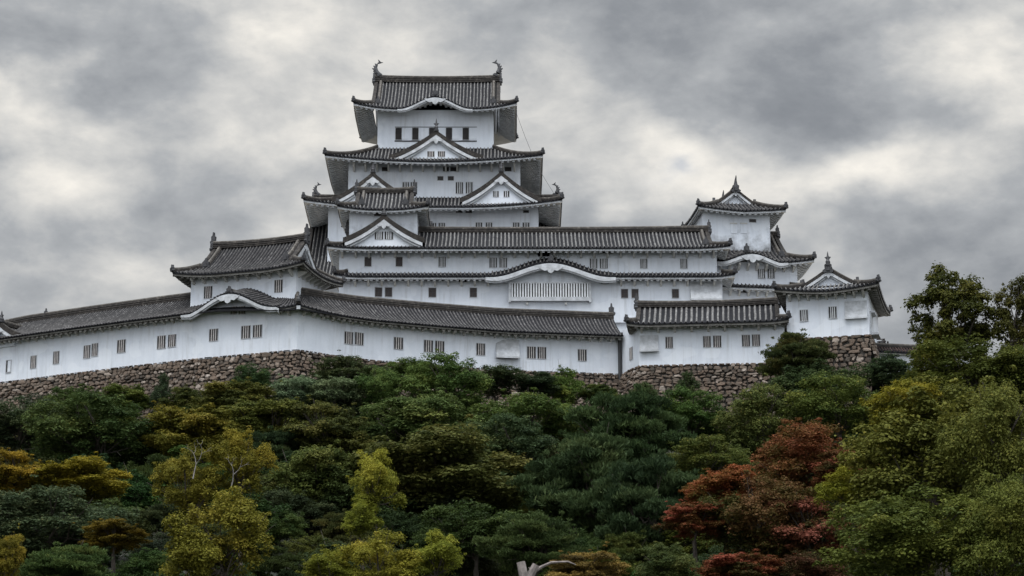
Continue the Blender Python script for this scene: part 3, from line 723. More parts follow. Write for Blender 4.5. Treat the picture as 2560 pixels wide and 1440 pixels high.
wallbox(Q, q2l, q2x, -2.3, 7.6, 0, q2z + .5)
e2r = hx(Q, 2036, 645, -3.6); e2l = q2l - (e2r - q2x)
kq = hx(Q, 1882, 650, -3.6) - e2l; kw = (hx(Q, 1968, 655, -3.6) - hx(Q, 1798, 655, -3.6)) / 2
roQ2, ZQ2 = irimoya(Q, e2l, e2r, -3.6, 9.4, q2z, q2r - q2z, 2.3, 1.3, 'x', lift=.6, bump=kbump(kq, kw, hz(Q, 1882, 632, -3.6) - q2z), slope_bump=.3, ends='small', eh=.9, ridge_h=.4, cover='cover2', raf=.6, name='lower_roof')
karahafu(Q, roQ2, lambda u, d: (e2l + u, -3.6 + d), kq, kw, ZQ2['front'], h=.34, wall_d=1.3, zlow=q2z - .1)
mpo = lambda s, o, z: (e2l + kq - .6 + s, -3.4 - o, hz(Q, 1873, 629, -3.6) + z)
Q.part('ridge_end_tile', ornament_tile(mpo, .7, .95), ['orn'], roQ2)
qs = hz(Q, 1900, 717, -3.4)
roQ3, ZQ3 = skirt(Q, q2l - 1.1, q2x + .3, -3.4, 8.6, qs, .45, 1.1, 1.1, 1.1, lift=.15, name='lean_to_roof', cover='cover2')
for a in ((1895, 673, 1912, 696), (1919, 673, 1936, 696)): pxwin(Q, *a, y=-2.3, nb=4)
for a in ((1849, 646, 1868, 655), (1873, 646, 1888, 655), (1851, 723, 1869, 732)): pxwin(Q, *a, y=-2.3, kind='dark', deep=.02)
for a in ((1826, 560, 1842, 584), (1851, 560, 1867, 584)):
    x0, z0 = Q.hit(a[0], a[1], 0); x1, z1 = Q.hit(a[2], a[3], 0); mb = MB()
    mb.box(x0, x1, -.05, .02, z1, z0, 0); mb.box(x0 - .05, x1 + .05, -.1, .02, z0, z0 + .14, 1); Q.part('closed_shutter', mb, ['plaster', 'board'])
pxwin(Q, 1873, 548, 1890, 556, 0, kind='shutter', deep=.03)
brackets(Q, roQ2, [(q2l + .5 + (q2x - q2l - 1) * i / 11, -2.3, q2z + .4, pi / 2) for i in range(12)], 1.05, 1.1)
brackets(Q, roQ3, [(q2l + .5 + (q2x - q2l - 1) * i / 11, -2.3, qs + .25, pi / 2) for i in range(12)], .9, 1.1)
# ================================================================== GALLERIES on the stone wall (one broken wall line)
class Path:
    def __init__(s, pts, dense=()):
        s.p = [np.array(p[:2], float) for p in pts]; s.l = [0]
        for a, b in zip(s.p, s.p[1:]): s.l.append(s.l[-1] + np.linalg.norm(b - a))
        s.n = []
        for i in range(len(s.p)):
            ns = []
            for a, b in ((i - 1, i), (i, i + 1)):
                if a >= 0 and b < len(s.p):
                    t = s.p[b] - s.p[a]; t /= np.linalg.norm(t); ns.append(np.array((-t[1], t[0])))
            m = sum(ns); m /= np.linalg.norm(m); s.n.append(m / max(.4, m @ ns[0]))
        s.L = s.l[-1]
    def seg(s, u):
        for i in range(len(s.p) - 2):
            if u < s.l[i + 1]: return i
        return len(s.p) - 2
    def at(s, u, d):
        i = s.seg(u); f = (u - s.l[i]) / (s.l[i + 1] - s.l[i])
        q = s.p[i] * (1 - f) + s.p[i + 1] * f + d * (s.n[i] * (1 - f) + s.n[i + 1] * f); return (q[0], q[1])
    def ang(s, u):
        i = s.seg(u); t = s.p[i + 1] - s.p[i]; return atan2(t[1], t[0])
    def hit(s, px, py):
        r = ray(px, py); best = None
        for i in range(len(s.p) - 1):
            a, b = s.p[i], s.p[i + 1]; t = b - a
            den = r[0] * t[1] - r[1] * t[0]; k = (a[0] * t[1] - a[1] * t[0]) / den
            q = np.array((r[0] * k, r[1] * k)); f = (q - a) @ t / (t @ t)
            if -0.001 <= f <= 1.001: return (s.l[i] + f * (s.l[i + 1] - s.l[i]), EYE + r[2] * k)
        return None
def densify(pts, i, dist):
    """add collinear points either side of corner i so that the roof only fans there"""
    out = []
    for k, p in enumerate(pts):
        if k == i:
            a, b, c = (np.array(pts[j][:2]) for j in (k - 1, k, k + 1))
            out += [tuple(b + (a - b) / np.linalg.norm(a - b) * dist), tuple(b), tuple(b + (c - b) / np.linalg.norm(c - b) * dist)]
        else: out.append(tuple(p[:2]))
    return out
base_px = [(-260, 1000), (-120, 978), (0, 956), (155, 936), (330, 914.5), (500, 895.5), (742, 874), (840, 888.5), (925, 899.5), (1090, 913), (1262, 925), (1553, 935)]
gp = [atz(x, y, ZG) for x, y in base_px]
gp = densify(gp, 6, 3.2)
GP = Path(gp)
uC = GP.l[7]; OV, GD, GR = 1.25, 4.6, 2.75      # eave overhang, plan depth eave to ridge, rise
ZE = ZG + 3.72                                  # gallery eave level (over the wall plane at the eave edge)
uK0 = GP.hit(474, 800)[0]; uK1 = GP.hit(700, 790)[0]
def gz(u, d, kara=True):
    z = ZE + GR * prof(min(d, 2 * GD - d) / GD)
    z += .58 * max(0, min(1, (uC - 1.0 - u) / 7.0)) ** .8
    c = abs(u - uC); z += .42 * max(0, 1 - c / 5.5) ** 2 * max(0, 1 - d / 3.0)
    if kara and uK0 < u < uK1:
        b = 1.75 * bumpf((u - (uK0 + uK1) / 2) / ((uK1 - uK0) / 2)); z = max(z, ZE + .45 + b + .34 * d)
    return z
def gallery(name, label, u0, u1, wins, skipk):
    B = Bld(name, label, 'castle gallery', (0, 0, 0))
    B.o.location = (0, 0, 0)
    mb = MB(); us = [u0] + [l for l in GP.l if u0 + .01 < l < u1 - .01] + [u1]
    for a, b in zip(us, us[1:]):
        n = max(1, int((b - a) / 1.0))
        for i in range(n):
            ua, ub = a + (b - a) * i / n, a + (b - a) * (i + 1) / n
            p, q = GP.at(ua + 1e-5, 0), GP.at(ub - 1e-5, 0)
            mb.quad((p[0], p[1], ZG - .1), (q[0], q[1], ZG - .1), (q[0], q[1], gz(ub, OV) - .3), (p[0], p[1], gz(ua, OV) - .3))
            p, q = GP.at(ua + 1e-5, 2 * (GD - OV)), GP.at(ub - 1e-5, 2 * (GD - OV))
            mb.quad((q[0], q[1], ZG - .1), (p[0], p[1], ZG - .1), (p[0], p[1], ZE + .4), (q[0], q[1], ZE + .4))
    for u in (u0, u1):
        p, q, r = GP.at(u, 0), GP.at(u, 2 * (GD - OV)), GP.at(u, GD - OV)
        mb.add([(p[0], p[1], ZG - .1), (q[0], q[1], ZG - .1), (q[0], q[1], ZE + .4), (r[0], r[1], ZE + GR - .1), (p[0], p[1], ZE + .4)], [(0, 1, 2, 3, 4)])
    B.part('wall', mb, ['plaster'])
    rm, em = MB(), MB(); mp = lambda u, d: GP.at(u, d - OV)
    slope(rm, mp, u0, u1, gz, lambda u: GD, rib=.36, nd=8, h=.08)
    slope(rm, mp, u0, u1, lambda u, d: gz(u, 2 * GD - d, False), lambda u: GD, ribs=False)
    # back slope
    n = int((u1 - u0) / .8)
    vs = []
    for i in range(n + 1):
        u = u0 + (u1 - u0) * i / n
        for j in range(5):
            d = GD + GD * j / 4; x, y = mp(u, d); vs.append((x, y, gz(u, d, False)))
    rm.add(vs, [(i * 5 + j, i * 5 + 5 + j, i * 5 + 6 + j, i * 5 + 1 + j) for i in range(n) for j in range(4)])
    ro = B.part('roof', rm, ['pan', 'cover2'])
    eave(em, mp, u0, u1, gz, lambda u: GD, OV, raf=.62, fas=.13)
    B.part('eave', em, ['darkboard', 'shaded_soffit'], ro)
    n = int((u1 - u0) / 1.2)
    rp = []
    for i in range(n + 1):
        u = u0 + (u1 - u0) * i / n; x, y = mp(u, GD); rp.append((x, y, gz(u, GD, False) - .12))
    ridge_bar(B, ro, rp, .5, .62)
    sp = []; u = u0 + .6
    while u < u1 - .3:
        if not (skipk and uK0 + 1.2 < u < uK1 - 1.2):
            x, y = GP.at(u, 0); sp.append((x, y, gz(u, OV) - .02, GP.ang(u) + pi / 2))
        u += 1.08
    brackets(B, ro, sp, 1.05, 1.05)
    for (a, b, c, d) in wins:
        m = GP.hit((a + c) / 2, (b + d) / 2); l = GP.hit(a, (b + d) / 2); r = GP.hit(c, (b + d) / 2)
        t = GP.hit((a + c) / 2, b); bt = GP.hit((a + c) / 2, d); x, y = GP.at(m[0], 0)
        window(B, x, m[1], r[0] - l[0], t[1] - bt[1], y, 'lattice', 4, GP.ang(m[0]), bar='oldbar', deep=.06)
    return B, ro, rp
GLw = [(77, 890, 91, 920), (134, 879, 148, 909), (210, 864, 226, 895), (230, 859, 245, 890), (294, 850, 314, 881), (394, 840, 414, 871), (421, 837, 440, 867),
       (524, 823, 545, 852), (604, 815, 626, 846), (633, 813, 655, 843), (578, 767, 592, 785), (598, 766, 613, 785)]
GRw = [(861, 830, 882, 860), (887, 832, 908, 862), (985, 844, 1007, 873), (1060, 851, 1082, 880), (1088, 853, 1110, 882), (1191, 859, 1212, 888),
       (1318, 867, 1339, 896), (1344, 868, 1365, 897), (1445, 874, 1466, 902)]
GL, roGL, rpL = gallery('left_gallery', 'long white gallery running left along the stone wall to the photo edge', GP.l[0], uC, GLw, True)
GRt, roGR, rpR = gallery('right_gallery', 'white gallery with curved tiled roof in front of the long hall', uC, GP.L, GRw, False)
karahafu(GL, roGL, lambda u, d: GP.at(u, d - OV), (uK0 + uK1) / 2, (uK1 - uK0) / 2, gz, h=.31, filler=False)
x, y = GP.at((uK0 + uK1) / 2, -OV + .2); an = GP.ang((uK0 + uK1) / 2)
mpo = lambda s, o, z: (x + cos(an) * s + sin(an) * o, y + sin(an) * s - cos(an) * o, ZE + 2.2 + z)
GL.part('ridge_end_tile', ornament_tile(mpo, .7, .7), ['orn'], roGL)
x2, y2 = GP.at((uK0 + uK1) / 2, 1.6)
ridge_bar(GL, roGL, [(x, y, ZE + 2.2), (x2, y2, ZE + 2.45)], .4, .34)
a = rpL[-1]; xy = GP.at(uC, -OV - .1)
hp = [(xy[0] + (a[0] - xy[0]) * i / 8, xy[1] + (a[1] - xy[1]) * i / 8, gz(uC, GD * i / 8) + .02) for i in range(9)]
ridge_bar(GRt, roGR, hp, .42, .34, True, 'hip_ridge')
GRt.part('corner_tile', spike((xy[0], xy[1] + .1, gz(uC, 0) + .2), .9, .5), ['orn'], roGR)
mb = MB(); mb.box(xy[0] - .17, xy[0] + .17, xy[1] + .05, xy[1] + .5, gz(uC, 0) - .52, gz(uC, 0) - .18); GRt.part('corner_beam_end', mb, ['trim'], roGR)
# gable at the far left end of the gallery, part out of frame
lu = GP.hit(8, 860)[0]; lx, ly = GP.at(lu, 0); la = GP.ang(lu)
LGt = Bld('gable_turret', 'small dark tiled gable with finial standing on the gallery roof at the left photo edge', 'gable', (lx, ly, 0), math.degrees(la))
zt = LGt.hit(8, 812, -.7)[1]; zb = LGt.hit(8, 848, -.7)[1]
dormer(LGt, 0, 2.6, -.7, zb, zt - zb, 5.0, fin=1.25, cover='cover2', band=.34)
mb = MB(); mb.box(-1.8, 1.8, -.3, 3.6, ZE - .1, zb + .4); LGt.part('wall', mb, ['plaster'])
# left gallery: ridge end tile beside that gable, and the sliding shutter window by the photo edge
m = GP.hit(22, 916); x, y = GP.at(m[0], 0); w_ = window(GL, x, m[1], .62, 1.25, y, 'dark', 3, GP.ang(m[0]), bar='oldbar')
mb = MB(); mb.box(-.12, .26, -.05, -.02, -.58, .6); GL.part('sliding_shutter', mb, ['plaster'], w_)
ur = GP.hit(52, 860)[0]; x, y = GP.at(ur, GD - OV)
mpo = lambda s, o, z: (x + s, y + o, ZE + GR + .75 + z)
GL.part('ridge_end_tile', ornament_tile(mpo, .5, .9), ['orn'], roGL)
x3, y3, z3 = rpR[-1]
mpo = lambda s, o, z: (x3 - .2 + s, y3 + o, z3 + .45 + z)
GRt.part('ridge_end_tile', ornament_tile(mpo, .7, 1.25), ['orn'], roGR)
# hatch on the right gallery
m = GP.hit(1268, 850); x, y = GP.at(m[0], 0); zt = GP.hit(1268, 848)[1]; zb = GP.hit(1268, 893)[1]
w2 = (GP.hit(1297, 870)[0] - GP.hit(1240, 870)[0]) / 2
o = drop_box(GRt, -w2, w2, zt, zb, out=.6); o.location = (x, y, 0); o.rotation_euler = (0, 0, GP.ang(m[0]))
# dark downpipe where the two galleries meet
x, y = GP.at(GP.L - .12, 0)
mb = MB(); mb.tube([(x, y - .2, ZG - .7), (x, y - .2, ZE + .2)], [.19, .19], 8); mb.box(x - .3, x + .3, y - .45, y + .05, ZE + .1, ZE + .45)
o = link('drainpipe', mb.mesh('drainpipe', [M['pipe']])); tag(o, 'thick dark downpipe in the inner corner between two white gallery walls', 'drainpipe')
# ------------------------------------------------------------------ corner turret above the gallery bend
cx, cy = at(740, 700, 207.6)[:2]
C = Bld('corner_turret', 'white turret with steep tiled hip and gable roof rising above the bend of the galleries', 'castle turret', (cx, cy, 0), -19)
xl = hx(C, 478, 700, 0); zce = hz(C, 620, 676, -1.35); zcr = hz(C, 650, 613, 3.5)
wallbox(C, xl, 0, 0, 7.0, ZG, zce + .6, 'plaster')
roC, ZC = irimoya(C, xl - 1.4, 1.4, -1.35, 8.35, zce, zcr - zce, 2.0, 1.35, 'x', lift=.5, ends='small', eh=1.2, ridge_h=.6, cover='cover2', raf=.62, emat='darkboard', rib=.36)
brackets(C, roC, [(xl + .4 + (-xl - .8) * i / 9, 0, zce + .38, pi / 2) for i in range(10)], 1.1, 1.05)
brackets(C, roC, [(0, .5 + i * .95, zce + .38, pi) for i in range(7)], 1.1, 1.05)
for a in ((511, 717, 530, 745), (687, 701, 706, 730)): pxwin(C, *a, nb=4, bar='oldbar', deep=.03)
# ------------------------------------------------------------------ right wing
mpx = [(1553, 935.5), (1598, 913.5), (1780, 909.5), (1990, 905)]
mpts = [atz(x, y, ZG) for x, y in mpx]
ang = math.degrees(atan2(mpts[3][1] - mpts[1][1], mpts[3][0] - mpts[1][0]))
Wg = Bld('right_wing', 'low white wing with boldly striped tiled roof between the drainpipe and the right gate tower', 'castle gallery', mpts[1], ang)
ml = Wg.loc(mpts[0]); wr = hx(Wg, 1962, 850, 0)
zwe = hz(Wg, 1750, 806, -1.3); zwr = hz(Wg, 1750, 766, 2.6)
mb = MB()
mb.add([(ml[0], ml[1], -.1), (0, 0, -.1), (wr, 0, -.1), (wr, 5.5, -.1), (ml[0], 5.5 + ml[1] * 0, -.1)] + [(ml[0], ml[1], zwe + .5), (0, 0, zwe + .5), (wr, 0, zwe + .5), (wr, 5.5, zwe + .5), (ml[0], 5.5, zwe + .5)],
       [(0, 1, 6, 5), (1, 2, 7, 6), (2, 3, 8, 7), (3, 4, 9, 8), (4, 0, 5, 9), (5, 6, 7, 8, 9)])
Wg.part('wall', mb, ['plaster'])
x0 = hx(Wg, 1566, 803, -1.3); x1 = hx(Wg, 1972, 803, -1.3)
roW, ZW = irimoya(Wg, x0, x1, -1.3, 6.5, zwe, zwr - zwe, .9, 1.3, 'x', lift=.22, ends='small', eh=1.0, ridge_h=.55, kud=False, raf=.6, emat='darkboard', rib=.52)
brackets(Wg, roW, [(.3 + (wr - 1.2) * i / 8, 0, zwe + .36, pi / 2) for i in range(9)], 1.1, 1.05)
for a in ((1664, 843, 1682, 870), (1758, 841, 1777, 868), (1783, 840, 1803, 868), (1855, 838, 1875, 866), (1880, 837, 1900, 865)): pxwin(Wg, *a, nb=4, bar='oldbar', deep=.06)
drop_box(Wg, hx(Wg, 1599, 850, 0), hx(Wg, 1646, 850, 0), hz(Wg, 1620, 838, 0), hz(Wg, 1620, 876, 0), out=.4)
pa = atan2(-ml[1], -ml[0]); o = window(Wg, ml[0] * .42, hz(Wg, 1575, 885, 1.5) + .1, .8, 1.2, ml[1] * .42, 'lattice', 3, pa, bar='oldbar', deep=.05)
# ------------------------------------------------------------------ gate tower on the right
g0 = at(1968, 846, 210.5)
Gt = Bld('gate_tower', 'white tower with front gable and tall finial at the right end', 'castle tower', g0, -14.5)
gx = hx(Gt, 2172, 800, 0); zge = hz(Gt, 2060, 727, -1.3)
zgr = hz(Gt, 2063, 668, .2)
wallbox(Gt, 0, gx, 0, 10.5, -.1, zge + .6)
ex0, ex1 = hx(Gt, 1936, 735, -1.3), hx(Gt, 2196, 708, -1.3)
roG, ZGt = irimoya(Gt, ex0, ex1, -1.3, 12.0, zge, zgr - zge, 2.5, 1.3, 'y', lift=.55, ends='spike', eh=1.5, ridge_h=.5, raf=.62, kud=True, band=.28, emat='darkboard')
brackets(Gt, roG, [(.4 + (gx - .8) * i / 8, 0, zge + .38, pi / 2) for i in range(9)], 1.1, 1.0)
for a in ((2000, 776, 2020, 802), (2072, 768, 2092, 795)): pxwin(Gt, *a, nb=4)
drop_box(Gt, hx(Gt, 2112, 770, 0), hx(Gt, 2168, 770, 0), hz(Gt, 2140, 752, 0), hz(Gt, 2140, 793, 0), out=.3)
mb = MB(); mp = lambda s, o, z: (gx + o, s, z)
mb.prism([(1.2, 2.6), (1.2, .2), (3.4, .2), (3.4, 2.6)], mp, 0, .12); mb.prism([(1.2, 2.6), (3.4, 2.6), (3.4, 2.4), (1.2, 2.4)], mp, .1, .5)
mb.prism([(1.2, .4), (3.4, .4), (3.4, .2), (1.2, .2)], mp, .1, .8); Gt.part('drop_hatch', mb, ['trim'])
# ------------------------------------------------------------------ low wall at the far right
fw0 = at(2176, 905, 214); fw1 = at(2420, 905, 216)
fa = math.degrees(atan2(fw1[1] - fw0[1], fw1[0] - fw0[0]))
Fw = Bld('parapet_wall', 'short white plastered wall with tiled coping right of the gate tower', 'wall', fw0, fa)
fl = sqrt((fw1[0] - fw0[0]) ** 2 + (fw1[1] - fw0[1]) ** 2)
fh = hz(Fw, 2240, 884, 0); mb = MB(); mb.box(0, fl, 0, .5, -1.5, fh + .2); Fw.part('wall', mb, ['plaster'])
rm, em = MB(), MB(); S = sides(-.1, fl, -.55, 1.05)
for s in ('front', 'back'):
    zf = lambda u, d: fh + .05 + .62 * d / .8
    slope(rm, S[s][0], 0, fl + .1, zf, lambda u: .8, rib=.3, nd=2); eave(em, S[s][0], 0, fl + .1, zf, lambda u: .8, .5, raf=.6, fas=.08, rafters=False)
ro = Fw.part('roof', rm, ['pan', 'rust_tile']); Fw.part('eave', em, ['board', 'soffit'], ro)
ridge_bar(Fw, ro, [(-.1, .25, fh + .62), (fl, .25, fh + .62)], .34, .3)
# timber frame standing behind the low wall beside the tower
p = at(2196, 866, 216); Fr = Bld('timber_frame', 'small dark timber rack standing behind the parapet wall beside the gate tower', 'frame', p, -15)
mb = MB()
for x in (-.6, .6):
    for y in (0, .9): mb.box(x - .06, x + .06, y - .06, y + .06, -1.4, .75)
Fr.part('post', mb, ['shutter']); mb = MB()
for z in (.0, .35, .7): mb.box(-.7, .7, -.09, -.04, z - .05, z + .05); mb.box(-.7, .7, .94, .99, z - .05, z + .05)
mb.bar([(-.6, -.1, 0), (.6, -.1, .6)], .05, .08); Fr.part('rail', mb, ['shutter'])
p = at(2220, 868, 217); P_ = Bld('wooden_post', 'single thin dark post rising above the parapet wall right of the timber rack', 'post', p)
mb = MB(); mb.tube([(0, 0, -1.6), (0, 0, .5)], [.09, .08], 8); mb.box(-.12, .12, -.1, .1, .12, .24); mb.tube([(0, 0, .5), (0, 0, .62)], [.13, .06], 8); P_.part('pole', mb, ['shutter'])
# ================================================================== STONE WALLS
def stones(name, label, path, u0, u1, ztop, H, batter=.28, seed=1, top=None, big=1.0):
    rr = random.Random(seed); bk = MB(); sm = MB(); tint = []
    o = bpy.data.objects.new(name, None); COL.objects.link(o); tag(o, label, 'stone wall')
    n = max(2, int((u1 - u0) / 1.5))
    zt_ = top or (lambda u: ztop)
    for i in range(n):
        a, b = u0 + (u1 - u0) * i / n, u0 + (u1 - u0) * (i + 1) / n
        p, q = path.at(a, .12), path.at(b, .12); p2, q2 = path.at(a, .12 - H * batter), path.at(b, .12 - H * batter)
        p3, q3 = path.at(a, 1.5), path.at(b, 1.5)
        bk.quad((p2[0], p2[1], zt_(a) - H), (q2[0], q2[1], zt_(b) - H), (q[0], q[1], zt_(b) - .05), (p[0], p[1], zt_(a) - .05))
        bk.quad((p[0], p[1], zt_(a) - .05), (q[0], q[1], zt_(b) - .05), (q3[0], q3[1], zt_(b) - .05), (p3[0], p3[1], zt_(a) - .05))
    bo = link('wall_core', bk.mesh('wall_core', [M['joint']]), o)
    z = -.18
    while z < H:
        h = rr.uniform(.22, .50) * big; u = u0 - rr.random() * .5
        while u < u1 + .05:
            w = rr.uniform(.26, .74) * big * (1.0 if rr.random() < .75 else 1.6)
            cu, cz = u + w / 2, z + h / 2 + rr.uniform(-.10, .10) * big
            a0 = rr.uniform(-.4, .4); hw, hh = w * .5 * rr.uniform(.92, 1.06), h * .5 * rr.uniform(.92, 1.22)
            ring = []
            k = rr.choice((5, 6, 7, 8))
            for j in range(k):
                t = 2 * pi * (j + rr.uniform(-.2, .2)) / k; e = .62
                cx_ = abs(cos(t)) ** e * (1 if cos(t) > 0 else -1); sx_ = abs(sin(t)) ** e * (1 if sin(t) > 0 else -1)
                f = rr.uniform(.80, 1.08); ring.append((cx_ * hw * f, sx_ * hh * f))
            dep = rr.uniform(.06, .20); tn = min(1, max(0, rr.gauss(.45, .22) if rr.random() < .88 else rr.uniform(.8, 1)))
            def P(du, dz, out):
                uu = min(max(cu + du * cos(a0) - dz * sin(a0), u0 - .1), u1 + .05); zz = max(cz + dz * cos(a0) + du * sin(a0), .0)
                x, y = path.at(uu, -zz * batter - out); return (x, y, zt_(uu) - zz)
            vs = [P(a, b, -.14) for a, b in ring] + [P(a * .92, b * .92, dep * .55) for a, b in ring] + [P(a * .62, b * .62, dep + rr.uniform(-.03, .03)) for a, b in ring]
            fs = [(j, k * 0 + (j + 1) % k, k + (j + 1) % k, k + j) for j in range(k)] + [(k + j, k + (j + 1) % k, 2 * k + (j + 1) % k, 2 * k + j) for j in range(k)] + [tuple(2 * k + j for j in range(k))]
            fs = [f[::-1] for f in fs]
            sm.add(vs, fs); tint += [tn] * len(vs); u += w
        z += h * .93
    me = sm.mesh('stones', [M['stone']]); at_ = me.attributes.new('tint', 'FLOAT', 'POINT')
    if len(me.vertices) == len(tint): at_.data.foreach_set('value', tint)
    so_ = link('stones', me, o); so_['kind'] = 'stuff'; return o
stones('stone_wall', 'rough brown stone wall under the left gallery, up to the wall corner', GP, GP.l[0], uC, ZG, 6.5, seed=3)
stones('stone_wall', 'rough stone wall under the curved right gallery, mostly hidden by shrubs', GP, uC, GP.L, ZG, 6.0, seed=4)
MP = Path([p[:2] for p in mpts])
stones('stone_wall', 'rough stone wall with pale boulders under the low right wing', MP, 0, MP.L, ZG, 7.0, seed=5, big=1.1)
ca, sa = cos(Gt.a), sin(Gt.a)
gw = lambda x, y: (g0[0] + ca * x - sa * y, g0[1] + sa * x + ca * y)
TP = Path([gw(-.4, -.05), gw(gx + .1, -.05)])
stones('stone_wall', 'tall stone base with squared corner blocks under the right gate tower', TP, 0, TP.L, g0[2] - .05, 9, batter=.22, seed=6, big=1.15)
TP2 = Path([gw(gx + .05, -.1), gw(gx + .05, 11)])
stones('stone_wall', 'right flank of the gate tower base, stone seen edge on beside the parapet wall', TP2, 0, TP2.L, g0[2] - .05, 9, batter=.22, seed=7, big=1.15)
# ================================================================== GROUND
ypath = sorted([(p[0], p[1]) for p in gp] + [(p[0], p[1]) for p in mpts[1:]] + [(fw1[0], fw1[1]), (fw1[0] + 60, fw1[1] + 5)])
YX = np.array([p[0] for p in ypath]); YY = np.array([p[1] for p in ypath])
PR_D = [0, 60, 95, 125, 155, 180, 198, 203.5]; PR_Z = [0, 0, 3, 11.5, 20.5, 28.5, 36.0, 38.6]
def ground(x, y):
    d = np.interp(x, YX, YY) - 205.0; yy = y - d
    return float(np.interp(yy, PR_D, PR_Z)) if yy < 205.9 else ZG - .25
xs = np.concatenate([np.linspace(-2500, -120, 12), np.arange(-110, 111, 3.0), np.linspace(120, 2500, 12)])
mbg = MB(); rows = []
yl = [-300, -50, 0, 30, 60] + [60 + 35 * i / 6 for i in range(1, 7)] + list(np.arange(98, 202, 3.0)) + [203.5, 205.6, 206.1, 212, 225, 260, 300, 400, 800, 3000]
vs = []
for j, y in enumerate(yl):
    for x in xs:
        d = float(np.interp(x, YX, YY)) - 205.0
        yy = y + (d if 60 < y < 230 else 0)
        if y <= 203.5: z = float(np.interp(y, PR_D, PR_Z))
        elif y <= 205.6: z = PR_Z[-1]
        elif y <= 300: z = ZG - .25 - 7 * min(1, max(0, (x - 52) / 14, (-x - 66) / 14))
        else: z = {400: 20, 800: 0, 3000: 0}[y]
        vs.append((float(x), yy, z + (.5 * sin(x * .3 + y * .2) if 98 < y < 200 else 0)))
nx = len(xs)
mbg.add(vs, [(j * nx + i, j * nx + i + 1, (j + 1) * nx + i + 1, (j + 1) * nx + i) for j in range(len(yl) - 1) for i in range(nx - 1)])
nq = len(xs) - 1
mbg.m = [1 if 206 < yl[f // nq] < 299 else 0 for f in range(len(mbg.f))]
tag(link('hillside', mbg.mesh('hillside', [M['soil'], M['gravel']])), kind='structure')
